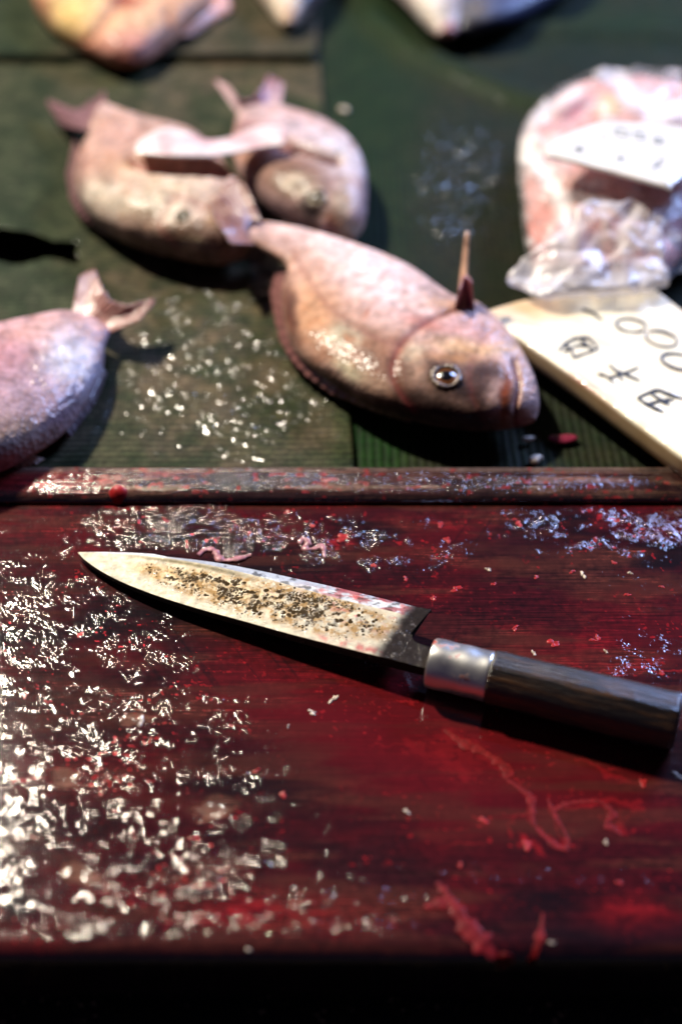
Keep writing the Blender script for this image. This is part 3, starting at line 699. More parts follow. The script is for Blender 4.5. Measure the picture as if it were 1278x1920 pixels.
C = paint(P, (210, 174, 164), [
    (600, 440, 130, 45, 30, (236, 206, 200), .9), (720, 520, 120, 60, 35, (246, 222, 226), .95), (590, 590, 55, 80, -20, (206, 156, 116), .85), (690, 650, 80, 50, 30, (150, 108, 82), .85),  # belly is pale, whitened further along the upper edge as a painted highlight
    (640, 630, 34, 22, 0, (214, 206, 180), .9), (655, 695, 44, 18, 30, (222, 216, 188), .8), (600, 660, 30, 26, 0, (196, 150, 130), .6), (545, 585, 16, 70, -8, (96, 52, 50), .9), (620, 716, 100, 16, 30, (74, 46, 48), .9),
    (760, 770, 120, 24, 12, (44, 24, 28), .92), (880, 790, 100, 26, 5, (26, 16, 26), .97), (690, 585, 12, 6, -60, (160, 92, 60), .8), (652, 632, 12, 8, 60, (176, 104, 64), .8),  # lower body edge and head rim painted dark, as the shaded near side
    (745, 705, 60, 50, 0, (124, 82, 62), .85), (700, 725, 30, 22, 0, (210, 176, 156), .7), (890, 652, 80, 15, 6, (232, 192, 146), .95), (835, 712, 60, 46, 0, (58, 30, 20), .95), (895, 738, 44, 44, 0, (66, 36, 26), .95),
    (925, 735, 14, 22, 0, (204, 168, 158), .95), (855, 672, 60, 10, 6, (190, 140, 96), .8), (810, 690, 18, 14, 0, (40, 20, 14), .8), (860, 728, 26, 14, 20, (36, 18, 12), .8), (780, 690, 20, 26, 0, (196, 160, 138), .8), (770, 740, 26, 14, 20, (70, 40, 34), .7), (800, 762, 70, 30, 10, (46, 26, 24), .95), (912, 695, 36, 18, 0, (56, 24, 14), .85), (950, 742, 12, 52, 4, (140, 66, 24), .98), (990, 730, 15, 60, -12, (214, 184, 184), .9),
    (985, 792, 20, 12, 0, (170, 100, 104), .85), (800, 606, 60, 14, 14, (190, 128, 120), .8), (880, 615, 60, 25, 20, (226, 180, 182), .8), (775, 660, 26, 16, 0, (226, 206, 180), .8), (745, 660, 16, 34, 10, (170, 120, 100), .7)], .22, 1)
C = mixc(C, lin((110, 40, 44)), g1 * .7 + g2 * .8 + g3 * .25)
C = mixc(C, lin((140, 92, 84)), np.exp(-(seg_dist(px, py, [(548, 470), (580, 525), (615, 575), (660, 612), (715, 638), (760, 645)])[0] / 4) ** 2) * .6)
rows = np.sin((U * 62 + V_ * 5) * 3.14) * np.sin(V_ * 60 * 3.14); C = C * (1 - .10 * rows * sstep(.12, .3, U) * sstep(.68, .55, U))[..., None]
wet = .1 + .25 * blob(px, py, 850, 720, 140, 80, 20, 2) + .9 * np.exp(-(seg_dist(px, py, [(740, 500), (850, 575), (920, 612), (960, 655), (1000, 730)])[0] / 22) ** 2) + .55 * blob(px, py, 640, 680, 110, 40, 30, 2)
cA = at(740, 640, 0)
fa = tag(empty('bream', (cA[0], cA[1], MZ)), 'pink-brown sea bream nearest the rail, amber eye open and mouth shut', 'fish', 'sea bream on the counter')
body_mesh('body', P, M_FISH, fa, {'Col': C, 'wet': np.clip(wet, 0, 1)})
fish_eye(fa, P, 836, 706, .0062)
fin(fa, [(540, 520), (530, 560), (548, 640), (612, 704), (700, 752), (780, 782)], [(528, 500), (508, 545), (530, 650), (596, 722), (690, 768), (770, 792)], .012, .006, lin((120, 78, 76)), 26, name='dorsal_fin')
fin(fa, [(490, 416), (472, 418), (462, 430), (466, 446), (478, 458)], [(462, 352), (440, 338), (404, 366), (396, 398), (434, 458)], .027, .036, lin((140, 96, 88)), 16, name='tail_fin', ragged=14)
fin(fa, [(870, 592), (863, 584), (856, 576)], [(877, 436), (875, 434), (874, 437)], .030, .060, lin((190, 150, 128)), 3, n=30, m=26, name='pelvic_fin', ragged=2, solid=.0015)
fin(fa, [(890, 590), (872, 580), (850, 585)], [(884, 530), (872, 515), (860, 545)], .030, .046, lin((150, 84, 92)), 6, n=30, m=12, name='pectoral_fin', ragged=8)

# --- bream B, upper left, with the torn flank
pairsB = [((168, 246), (196, 196)), ((166, 262), (236, 214)), ((146, 300), (300, 238)), ((140, 350), (370, 262)), ((165, 396), (425, 320)), ((232, 440), (455, 370)),
          ((320, 471), (470, 420)), ((400, 486), (470, 455)), ((440, 485), (464, 474))]
P, U, V_, TOP = inflate(pairsB, [.020, .018, .015, .014, .015, .016, .016, .014, .012], [.007, .010, .017, .022, .026, .027, .024, .017, .007])
g1 = groove(P, TOP, [(250, 300), (300, 312), (360, 316), (420, 322)], 9, .007)
g2 = groove(P, TOP, [(390, 385), (330, 370), (300, 420), (330, 460)], 7, .0006)
px, py = proj(P); P[..., 2] += TOP * .003 * (fbm(px / 30, py / 25, 61) - .5)
C = paint(P, (200, 168, 158), [(230, 250, 80, 30, 15, (190, 152, 142), .9), (180, 300, 40, 40, 0, (214, 168, 152), .7), (230, 320, 60, 30, 0, (176, 120, 100), .7), (190, 370, 60, 40, 20, (214, 208, 196), .8),
    (280, 350, 40, 20, 0, (180, 110, 105), .7), (320, 340, 110, 40, 10, (222, 204, 180), .85), (300, 390, 70, 40, 10, (208, 200, 176), .8), (390, 390, 70, 40, 0, (206, 180, 160), .7), (280, 420, 50, 30, 0, (180, 150, 136), .7),
    (340, 445, 50, 24, 0, (96, 66, 46), .88), (420, 455, 55, 30, 0, (70, 38, 34), .92), (300, 470, 140, 14, 10, (100, 70, 72), .7), (150, 320, 14, 70, 0, (120, 84, 90), .6), (360, 455, 18, 12, 0, (225, 205, 170), .8)], .3, 7)
C = mixc(C, lin((150, 60, 66)), g1 * .8 + g2 * .3)
wet = .3 + .6 * blob(px, py, 350, 420, 120, 60, 0, 2)
c_ = at(300, 370, 0); fb_ = tag(empty('bream', (c_[0], c_[1], MZ)), 'pale bream under the pale strip, tail pointing to the upper left', 'fish', 'sea bream on the counter')
body_mesh('body', P, M_FISH, fb_, {'Col': C, 'wet': np.clip(wet, 0, 1)}); PB = P
fish_eye(fb_, P, 343, 404, .0035, M_EYEC)
fin(fb_, [(200, 198), (180, 212), (172, 228), (168, 247)], [(196, 172), (172, 190), (138, 206), (112, 196), (88, 190), (116, 236)], .020, .010, lin((124, 88, 96)), 18, name='tail_fin', ragged=8)
fin(fb_, [(148, 280), (140, 330), (162, 392), (232, 438), (320, 470)], [(140, 262), (126, 335), (148, 402), (222, 450), (312, 482)], .012, .006, lin((120, 84, 90)), 26, name='dorsal_fin')

# --- bream C, behind, seen between A's tail and B
pairsC = [((447, 214), (524, 202)), ((440, 238), (560, 214)), ((435, 278), (618, 240)), ((450, 330), (664, 280)), ((490, 375), (686, 330)), ((545, 410), (688, 380)), ((600, 438), (682, 420)), ((640, 454), (664, 448))]
P, U, V_, TOP = inflate(pairsC, [.018, .018, .016, .015, .015, .015, .013, .010], [.007, .010, .017, .023, .026, .024, .016, .006])
g1 = groove(P, TOP, [(525, 265), (570, 280), (630, 296)], 9, .008); g2 = groove(P, TOP, [(640, 330), (610, 340), (560, 345), (540, 400)], 5, .0002)
px, py = proj(P)
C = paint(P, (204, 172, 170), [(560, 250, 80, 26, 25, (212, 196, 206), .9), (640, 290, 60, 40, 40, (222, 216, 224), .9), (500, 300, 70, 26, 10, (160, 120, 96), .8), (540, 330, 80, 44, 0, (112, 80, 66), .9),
    (585, 390, 32, 32, 0, (22, 14, 16), .97), (556, 345, 40, 20, 0, (190, 170, 146), .8), (640, 390, 22, 50, 10, (226, 206, 180), .8), (625, 420, 14, 30, 0, (130, 64, 60), .8), (655, 430, 20, 20, 0, (210, 190, 160), .8), (475, 250, 50, 24, 0, (150, 100, 110), .7)], .3, 13)
C = mixc(C, lin((96, 14, 30)), g1 * .95); C = mixc(C, lin((90, 60, 60)), g2 * .5)
wet = .4 + .6 * blob(px, py, 570, 370, 60, 50, 0, 2)
c_ = at(570, 340, 0); fc = tag(empty('bream', (c_[0], c_[1], MZ)), 'bream with a red cut and dark eye patch, farthest of the overlapping three', 'fish', 'sea bream on the counter')
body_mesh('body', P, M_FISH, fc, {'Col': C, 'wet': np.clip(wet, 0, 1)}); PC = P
fish_eye(fc, P, 592, 372, .0050, M_EYEC)
fin(fc, [(524, 204), (500, 204), (470, 208), (447, 214)], [(532, 160), (506, 144), (480, 176), (452, 188), (424, 158), (402, 150)], .018, .026, lin((150, 100, 116)), 20, name='tail_fin', ragged=12)

# pale strip of skin laid over B and C
BVB = BVHTree.FromPolygons([Vector(v_) for v_ in np.vstack([PB.reshape(-1, 3), PC.reshape(-1, 3)])], np.vstack([gridF(*PB.shape[:2], True), gridF(*PC.shape[:2], True) + PB.shape[0] * PB.shape[1]]).tolist())
up = catmull([(256, 268), (300, 242), (345, 246), (385, 262), (430, 258), (480, 238), (534, 236)], 90); lo = catmull([(254, 286), (300, 292), (345, 294), (392, 294), (440, 288), (490, 278), (532, 272)], 90)
V = np.zeros((90, 14, 3))
for k in range(90):
    for j in range(14):
        t = j / 13; p_ = up[k] * (1 - t) + lo[k] * t; V[k, j] = atN(p_[0], p_[1], .0415 + .0015 * math.sin(k / 13) + .001 * math.sin(t * math.pi))
C = np.ones((90, 14, 3)) * lin((238, 222, 222)); C = mixc(C, lin((226, 170, 176)), sstep(.5, .7, fbm(V[..., 0] * 60, V[..., 1] * 60, 3)) * .7)
o = mesh_from('skin_strip', V.reshape(-1, 3), gridF(90, 14), M_FIN, attrs={'Col': C.reshape(-1, 3) * .8}, solid=.001); tag(o, 'long pinkish-white strip lying across the two rear bream', 'skin strip')

# --- bream D, cut by the left edge
pairsD = [((206, 622), (136, 588)), ((196, 650), (100, 592)), ((192, 690), (50, 608)), ((164, 750), (-20, 630)), ((112, 812), (-90, 670)), ((30, 862), (-160, 730)), ((-60, 895), (-205, 800)), ((-140, 905), (-215, 860)), ((-185, 900), (-210, 888))]
P, U, V_, TOP = inflate(pairsD, [.012, .011, .011, .012, .013, .014, .014, .012, .010], [.006, .010, .016, .022, .026, .028, .026, .018, .006])
px, py = proj(P); P[..., 2] += TOP * .0030 * (fbm(px / 11, py / 9, 44) - .5) * blob(px, py, 135, 690, 80, 100, 0, 2)
C = paint(P, (198, 160, 166), [(60, 620, 90, 22, -14, (206, 164, 158), .9), (10, 680, 60, 60, 0, (190, 140, 156), .7), (135, 680, 60, 66, 0, (214, 216, 236), .95), (60, 740, 90, 50, 0, (180, 160, 180), .7), (40, 820, 80, 40, 0, (178, 160, 150), .8), (120, 770, 50, 30, -50, (120, 96, 110), .7), (180, 720, 14, 60, 20, (110, 90, 110), .6)], .3, 23)  # blue-white flank patch: silver belly with the cool highlight painted in
wet = .35 + 1.3 * blob(px, py, 135, 690, 80, 90, 0, 2) + .4 * blob(px, py, 50, 820, 90, 50)
c_ = at(20, 760, 0); fd = tag(empty('bream', (c_[0], c_[1], MZ)), 'silvery wet bream cut off by the left edge, its tail raised beside the bare mat', 'fish', 'sea bream on the counter')
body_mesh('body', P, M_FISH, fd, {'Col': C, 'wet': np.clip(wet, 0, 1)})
fish_eye(fd, P, -120, 840, .006)
fin(fd, [(136, 588), (165, 596), (190, 608), (206, 624)], [(150, 520), (176, 508), (204, 556), (240, 572), (290, 562), (262, 600)], .012, .020, lin((160, 112, 106)), 20, name='tail_fin', ragged=8)
fin(fd, [(192, 690), (172, 740), (120, 805)], [(200, 700), (180, 752), (130, 822)], .010, .003, lin((110, 90, 104)), 22, name='anal_fin')
fin(fd, [(20, 862), (35, 855), (55, 850)], [(30, 880), (62, 872), (84, 862)], .006, .001, lin((205, 176, 160)), 5, n=30, name='pelvic_fin')

# --- far fish along the top edge
pairsE = [((150, -120), (270, -125)), ((88, -80), (340, -90)), ((62, -30), (385, -40)), ((66, 10), (392, 10)), ((98, 52), (352, 48)), ((150, 86), (310, 84)), ((198, 112), (276, 108)), ((224, 119), (250, 119))]
P, U, V_, TOP = inflate(pairsE, [.012] * 8, [.007, .018, .026, .028, .027, .024, .016, .005]); g = groove(P, TOP, [(165, 70), (190, 40), (215, 12), (235, -10)], 10, .005); g_ = groove(P, TOP, [(300, 85), (320, 50), (312, 20)], 8, .004); px, py = proj(P)
C = paint(P, (214, 170, 140), [(140, 20, 60, 60, 20, (222, 196, 132), .95), (240, 30, 70, 45, 0, (230, 190, 156), .9), (235, 85, 70, 30, 0, (222, 158, 150), .9), (235, 0, 34, 14, 0, (150, 50, 50), .9), (240, 115, 40, 14, 0, (176, 92, 96), .8), (350, 40, 50, 30, -30, (220, 170, 140), .8), (75, 20, 18, 50, 0, (140, 84, 76), .7), (170, 95, 40, 14, 25, (160, 96, 80), .7)], .15, 33)
C = mixc(C, lin((130, 70, 56)), g * .5 + g_ * .5)
c_ = at(230, 10, 0); fe = tag(empty('flatfish', (c_[0], c_[1], MZ)), 'yellow and pink fish with rounded snout at the upper left edge', 'fish')
body_mesh('body', P, M_FISH, fe, {'Col': C, 'wet': 0 * px + .15})
fin(fe, [(340, 66), (360, 50), (384, 20), (388, -10)], [(362, 66), (400, 38), (432, 16), (425, -20)], .012, .006, lin((206, 150, 130)), 8, name='pectoral_fin')

def snout(name, label, pairs, base, blobs, T, sd, zm=.012):
    P, U, V_, TOP = inflate(pairs, [zm] * len(pairs), T); px, py = proj(P); C = paint(P, base, blobs, .2, sd)
    c_ = P.reshape(-1, 3).mean(0); r_ = tag(empty(name, (c_[0], c_[1], MZ)), label, 'fish'); body_mesh('body', P, M_FISH, r_, {'Col': C, 'wet': 0 * px + .4}); return r_, P
r_, P = snout('round_fish', 'grey fish with a pale snout at the middle of the top edge', [((400, -190), (470, -200)), ((400, -150), (560, -170)), ((430, -90), (620, -110)), ((470, -30), (625, -50)), ((500, 10), (605, -5)), ((520, 38), (570, 30)), ((532, 47), (552, 46))], (150, 140, 134),
      [(530, 10, 34, 45, 10, (226, 214, 196), .95), (545, 25, 16, 14, 0, (222, 180, 150), .8), (590, -10, 30, 50, 0, (52, 44, 56), .9)], [.006, .016, .024, .026, .020, .012, .004], 43)
fish_eye(r_, P, 500, -70, .004)
r_, P = snout('long_fish', 'white-bellied fish with a pink snout tip pointing down, beside the dark blue fish', [((500, -260), (560, -270)), ((560, -190), (680, -220)), ((640, -110), (770, -140)), ((710, -40), (830, -60)), ((760, 5), (862, -5)), ((800, 48), (866, 38)), ((822, 66), (852, 64))], (176, 168, 172),
      [(810, 20, 30, 70, -30, (232, 226, 218), .95), (842, 58, 22, 20, 0, (196, 110, 112), .85), (720, -80, 60, 60, 0, (200, 190, 190), .8)], [.006, .016, .024, .024, .020, .015, .005], 53)
fish_eye(r_, P, 800, -80, .004)
r_, P = snout('mackerel', 'dark blue glistening fish lying at the top edge right of the pink snout', [((1130, -260), (1160, -200)), ((1010, -180), (1140, -110)), ((930, -110), (1085, -40)), ((880, -50), (1020, 10)), ((856, 0), (965, 38)), ((852, 40), (910, 54)), ((858, 56), (880, 60))], (58, 66, 96),
      [(930, 10, 60, 30, 0, (90, 104, 150), .7), (890, 20, 30, 30, 0, (120, 116, 110), .7), (900, 50, 60, 12, 0, (24, 24, 40), .8)], [.005, .012, .018, .020, .018, .012, .004], 63)
fish_eye(r_, P, 900, 10, .003)

# ------------------------------------------------------------------ bagged fish, its tag, the cream price board
pl_top = .0185; pl_th = .013
oc = [(908, 586), (918, 578), (1000, 556), (1120, 541), (1212, 535), (1226, 539), (1290, 588), (1400, 668), (1500, 745), (1505, 757), (1400, 815), (1304, 862), (1286, 862), (1200, 800), (1060, 695), (912, 592)]
oc = catmull(oc + [oc[0]], 160)[:-1]; n = len(oc)
topo = atN(oc[:, 0], oc[:, 1] - 0, pl_top); ctr = topo.mean(0)
rings = []
for sc_, z_ in [(0.0, pl_top), (.3, pl_top), (.6, pl_top), (.85, pl_top), (.96, pl_top), (.985, pl_top - .0003), (.997, pl_top - .0011), (1.0, pl_top - .003), (1.0, pl_top - pl_th * .6), (.998, pl_top - pl_th + .002), (.985, pl_top - pl_th), (0.0, pl_top - pl_th)]:
    r_ = ctr + (topo - ctr) * max(sc_, .001); r_[:, 2] = z_; rings.append(r_)
Q = np.array(rings)
# a slightly tilted slab: the near corner sits lower on the mat
px, py = proj(Q)
C = np.ones(Q.shape) * lin((240, 232, 208)); wx = px + 30 * (fbm(px / 40, py / 25, 301) - .5)
for cx_, cy_, rx, ry, rt, colr, w_ in [(1000, 575, 60, 20, -10, (214, 160, 100), .7), (950, 580, 50, 10, -10, (196, 150, 100), .6), (1090, 720, 30, 8, 35, (190, 80, 70), .7), (1130, 760, 30, 8, 38, (190, 90, 80), .5)]:
    C = mixc(C, lin(colr), blob(wx, py, cx_, cy_, rx, ry, rt) * w_)
C = C * (1 - np.array([.10, .22, .34]) * (sstep(.5, .68, fbm(px / 34, py / 20, 311, 4)) * .55)[..., None]); C = C * 1.04; C = mixc(C, lin((200, 164, 110)), (Q[..., 2] < pl_top - .002) * .8)
V = Q.reshape(-1, 3)
pr = tag(empty('price_board', (ctr[0], ctr[1], MZ)), 'thick cream price board with hand-written black figures, wrapped in clear film', 'price sign')
s = NT('filmed_cream_board'); b = s.bump(s.noise(60, 4, .6, dist=1.0), .004, .35)
s.set(Base_Color=s.mix(1.0, s.attr('Col'), s.ramp(s.noise(90, 5), .3, .7, .88, 1.04, False), 'MULTIPLY'), Roughness=.5, Coat_Weight=1, Coat_Roughness=.12, Coat_Normal=b); M_CREAM = s.m
mesh_from('panel', V, gridF(len(rings), n, True), M_CREAM, pr, attrs={'Col': C.reshape(-1, 3)})
def Z5(pts): return [(860 + x / 3.057, 500 + y / 3.057) for x, y in pts]
def ell(cx_, cy_, rx, ry, rt, a0=0, a1=360, n=18):
    c, s_ = math.cos(math.radians(rt)), math.sin(math.radians(rt)); out = []
    for k in range(n + 1):
        a = math.radians(a0 + (a1 - a0) * k / n); x = rx * math.cos(a); y = ry * math.sin(a); out.append((cx_ + x * c - y * s_, cy_ + x * s_ + y * c))
    return out
def stroke(name, pts, wpx, z, mat, parent, th=.0003, zf=None, n=40, attrs=None):
    p_ = catmull(pts, n); t = np.gradient(p_, axis=0); L = np.hypot(t[:, 0], t[:, 1]) + 1e-6; nx = np.stack([-t[:, 1] / L, t[:, 0] / L], 1)
    w_ = wpx * (.55 + .9 * vn(np.arange(n) / 7, np.zeros(n) + pts[0][0], 3)) * np.interp(np.arange(n), [0, 3, n - 8, n - 1], [.7, 1, 1, .35]) / 2
    a = p_ + nx * w_[:, None]; b_ = p_ - nx * w_[:, None]; m_ = p_
    R_ = [atN(a[:, 0], a[:, 1], z), atN(a[:, 0], a[:, 1], z + th), atN(m_[:, 0], m_[:, 1], z + th * 1.3), atN(b_[:, 0], b_[:, 1], z + th), atN(b_[:, 0], b_[:, 1], z)]
    return np.stack(R_, 1)
def strokes(name, lst, wpx, z, mat, parent):
    Vs, Fs, off = [], [], 0
    for pts in lst:
        R_ = stroke(name, pts, wpx, z, mat, parent); Vs.append(R_.reshape(-1, 3)); Fs.append(gridF(*R_.shape[:2]) + off); off += R_.shape[0] * R_.shape[1]
    return mesh_from(name, np.vstack(Vs), np.vstack(Fs), mat, parent)
ink = pl_top + .0001
strokes('numeral', [Z5([(708, 240), (760, 262), (822, 306)])], 5.0, ink, M_INK, pr)
strokes('numeral', [Z5(ell(985, 335, 86, 37, 8, 20, 372))], 5.0, ink, M_INK, pr)
strokes('numeral', [Z5(ell(1158, 412, 92, 42, 14, -150, 205))], 5.0, ink, M_INK, pr)
strokes('numeral', [Z5(ell(1262, 545, 105, 42, 14))], 5.0, ink, M_INK, pr)
strokes('written_character', [Z5([(572, 482), (610, 440), (670, 412), (735, 408), (770, 435), (798, 465)]), Z5([(798, 465), (740, 490), (650, 522)]), Z5([(605, 450), (640, 470), (655, 520)]), Z5([(600, 490), (680, 450), (760, 455)]), Z5([(690, 412), (740, 450), (770, 478)])], 4.8, ink, M_INK, pr)
strokes('written_character', [Z5([(860, 560), (900, 600), (940, 655)]), Z5([(795, 612), (850, 630), (890, 672)]), Z5([(850, 640), (940, 612), (1030, 575)]), Z5([(900, 598), (960, 620), (1035, 652)])], 4.8, ink, M_INK, pr)
strokes('written_character', [Z5([(1022, 752), (1090, 795), (1170, 832)]), Z5([(1022, 752), (1080, 725), (1140, 708), (1200, 730), (1290, 760)]), Z5([(1095, 722), (1150, 760), (1205, 790)]), Z5([(1075, 790), (1150, 770), (1230, 760)])], 5.4, ink, M_INK, pr)

# pink fish inside the bag
pF = [((1002, 512), (1250, 512)), ((994, 466), (1296, 462)), ((985, 400), (1376, 415)), ((980, 330), (1414, 350)), ((984, 275), (1424, 280)), ((1012, 226), (1394, 222)), ((1066, 180), (1334, 184)), ((1126, 160), (1234, 160))]
P, U, V_, TOP = inflate(pF, [.020] * 8, [.010, .020, .026, .029, .030, .027, .018, .006]); px, py = proj(P)
P[..., 2] += TOP * .006 * (fbm(px / 60, py / 40, 71) - .5)
C = paint(P, (226, 176, 176), [(1040, 330, 40, 90, -20, (232, 200, 196), .8), (1010, 420, 26, 80, 0, (220, 150, 146), .8), (1090, 205, 60, 26, -20, (206, 140, 156), .8), (1083, 378, 17, 17, 0, (176, 82, 20), .98), (1260, 440, 50, 40, -30, (200, 130, 130), .8), (1120, 400, 60, 50, 0, (226, 170, 160), .7), (1220, 340, 40, 20, 0, (176, 90, 110), .7), (1138, 200, 30, 24, -20, (240, 224, 180), .95)], .18, 73)  # cream spot at the far end is a painted bright highlight
o = body_mesh('bagged_fish', P, M_FISH, None, {'Col': C, 'wet': 0 * px + .25}); tag(o, 'pink skinned fish packed in the clear plastic bag at the right', 'fish')
# the bag itself
pG = [((1000, 522), (1246, 528)), ((988, 474), (1306, 474)), ((979, 402), (1384, 420)), ((972, 322), (1424, 352)), ((974, 264), (1434, 280)), ((1000, 214), (1404, 216)), ((1058, 166), (1344, 176)), ((1116, 145), (1244, 150))]
bag = tag(empty('plastic_bag', (*at(1150, 350, 0)[:2], MZ)), 'crumpled clear plastic bag knotted at the near end, behind the cream price board', 'plastic bag')
P, U, V_, TOP = inflate(pG, [.022] * 8, [.014, .024, .031, .034, .035, .032, .022, .009], N=190, M=170); px, py = proj(P)
rid = 1 - np.abs(fbm(px / 60 + py / 90, py / 50, 81, 2) - .5) * 2
P[..., 2] += TOP * (.007 * (rid - .8)); P[..., 2] = np.maximum(P[..., 2], MZ + .002)
milky = np.clip(.03 + .75 * np.exp(-(seg_dist(px, py, [(985, 275), (1020, 325), (1055, 385), (1062, 410)])[0] / 15) ** 2) + .75 * np.exp(-(seg_dist(px, py, [(1160, 150), (1180, 185), (1230, 200), (1278, 205)])[0] / 18) ** 2)
    + .5 * np.exp(-(seg_dist(px, py, [(984, 280), (1005, 222), (1080, 172)])[0] / 14) ** 2) + .35 * sstep(.55, .7, fbm(px / 25, py / 25, 85)), 0, .92)
body_mesh('bag_film', P, M_BAG, bag, {'milky': milky})
pH = [((1015, 556), (1196, 552)), ((955, 532), (1250, 534)), ((965, 505), (1247, 505)), ((1020, 468), (1238, 455)), ((1062, 420), (1206, 405)), ((1095, 392), (1165, 384))]
P, U, V_, TOP = inflate(pH, [.026, .024, .026, .034, .042, .048], [.006, .011, .014, .016, .014, .006], N=130, M=200); px, py = proj(P)
P[..., 2] += .008 * (fbm(px / 46, py / 90, 91, 2) - .5) * TOP + .002 * (1 - np.abs(fbm(px / 60 + py / 70, py / 90, 92, 2) - .5) * 5) * TOP
P[..., 0] += .008 * (fbm(py / 26, px / 90, 93, 2) - .5); P[..., 1] += .010 * (fbm(px / 40, py / 90, 94, 2) - .5)
body_mesh('knotted_neck', P, M_BAG, bag, {'milky': np.clip(.24 + .6 * (fbm(px / 18, py / 50, 97) - .3), .2, .9)})
# white tag on the bag
tz = .062
tc = [(1024, 288), (1030, 268), (1100, 236), (1160, 228), (1290, 238), (1340, 262), (1262, 344), (1248, 347), (1140, 318)]
tcp = catmull(tc + [tc[0]], 90)[:-1]; V3 = atN(tcp[:, 0], tcp[:, 1], tz); ctr = V3.mean(0); rr = []
for sc_, dz in [(.001, 0), (.5, 0), (.97, 0), (1, -.0004), (1, -.0022), (.98, -.0028), (.001, -.0028)]:
    r_ = ctr + (V3 - ctr) * sc_; r_[:, 2] = tz + dz; rr.append(r_)
Q = np.array(rr)
tg = tag(empty('price_tag', (ctr[0], ctr[1], tz - .003)), 'white price tag with faded writing lying on top of the plastic bag', 'price sign')
mesh_from('card', Q.reshape(-1, 3), gridF(len(rr), 89, True), simple('white_card', (.76, .74, .72), .35, .7, .15, bump=60, bdist=.003, mott=.06), tg)
Z6 = lambda L: [(900 + x / 3.381, 130 + y / 3.381) for x, y in L]
for L in ([Z6(ell(895, 400, 50, 22, 10))], [Z6(ell(1010, 420, 40, 22, 10))], [Z6([(760, 410), (800, 440)])], [Z6(ell(1130, 450, 36, 18, 10))],
          [Z6([(590, 500), (640, 490), (660, 520)]), Z6([(600, 520), (650, 515)])], [Z6([(860, 560), (920, 555)]), Z6([(880, 540), (890, 590)])], [Z6([(1100, 600), (1150, 560), (1170, 580)]), Z6([(1090, 620), (1160, 600)])]):
    strokes('faded_character', L, 4.0, tz + .0001, M_INKF, tg)

# ------------------------------------------------------------------ scraps on the board
def flake(name, label, px0, py0, r, mat, seed, grp='small scraps on the board', cat='scrap', th=.0008, asp=.7, rot=0, bvh=None, parent=None):
    rs = random.Random(seed); n = 26; c, nm = drape(px0, py0, 0, bvh); V = []
    ph = [rs.random() * 6.28 for _ in range(4)]
    co, si = math.cos(rot), math.sin(rot)
    for ring_, (k, z) in enumerate([(.02, 1.25), (.55, 1.15), (.85, .9), (1.0, .35), (1.02, -.3)]):
        for j in range(n):
            a = j / n * 2 * math.pi; rr_ = r * k * (1 + .30 * math.sin(2 * a + ph[0]) + .22 * math.sin(3 * a + ph[1]) + .16 * math.sin(5 * a + ph[2]) + .08 * math.sin(9 * a + ph[3]))
            x = math.cos(a) * rr_; y = math.sin(a) * rr_ * asp
            V.append((c.x + x * co - y * si, c.y + x * si + y * co, c.z + th * .45 * z * (1 + .4 * math.sin(3 * a + ph[1]))))
    o = mesh_from(name, V, gridF(5, n, True), mat); return tag(o, label, cat, grp)
R_G = 'small torn red flesh scraps on the board'
reds = [(855, 1104, .0030), (1037, 1206, .0032), (825, 984, .0022), (972, 982, .0024), (1120, 1196, .0022), (642, 1008, .0040), (812, 1122, .0020), (1072, 1072, .0018), (1110, 1200, .0016), (965, 1178, .0020),
        (1005, 1082, .0015), (838, 1012, .0022), (1175, 1115, .0018), (1240, 1100, .0014), (760, 1085, .0018), (530, 1490, .0018), (300, 1120, .0020), (480, 1445, .0015), (700, 1060, .0016), (1150, 1055, .0016), (925, 1095, .0016),
        (905, 1538, .0020), (862, 1622, .0015), (1160, 1655, .0015), (988, 1585, .0026), (1205, 1468, .0022), (1240, 1262, .0018), (930, 1330, .0012), (585, 985, .0016), (150, 1190, .0018)]
RL = {0: 'torn red flesh scrap on the board above the knife heel', 1: 'star-shaped red flesh scrap on the board above the knife handle', 2: 'red flesh scrap just below the rail, left of a similar one',
      3: 'upright red flesh scrap just below the rail at right', 4: 'red flesh scrap above the right end of the knife handle, the larger of a pair', 5: 'largest red flesh scrap, behind the middle of the blade beside a tissue strip',
      21: 'red flesh scrap above the looping strand at lower right', 22: 'red flesh scrap just above the long hanging membrane', 23: 'red flesh scrap low on the board below the branching strand',
      24: 'red flesh scrap left of the foot of the looping strand', 25: 'red flesh scrap under the knife handle near the right edge', 16: 'red flesh scrap between the knife heel and the rail',
      29: 'red flesh scrap among the glints below the knife tip', 15: 'small red flesh scrap in the middle of the board below the blade'}
for i, (a, b, r) in enumerate(reds):
    flake('flesh_scrap', RL.get(i, 'small torn red scrap of flesh stuck to the wet board'), a, b, r * .85, M_RED, 100 + i, R_G, th=.00035, asp=.6 + .3 * random.random(), rot=random.random() * 3)
W_G = 'small pale scraps on the board'
WL = {0: 'pale yellowish scrap of fat below the middle of the blade', 1: 'long pale sliver below the blade, upper right of a yellowish scrap', 2: 'pale scrap in the middle of the blood below the ferrule', 3: 'pale scrap directly above the knife handle',
      4: 'bluish pale scrap high on the board right of the knife heel', 6: 'pale scrap at the right edge below the knife handle', 8: 'pale curved scrap among the glints left of the blade shadow', 10: 'pale scrap at the front edge beside the hanging membrane',
      11: 'pale scrap on the front edge at left', 12: 'pale scrap in the blood near the branching strand'}
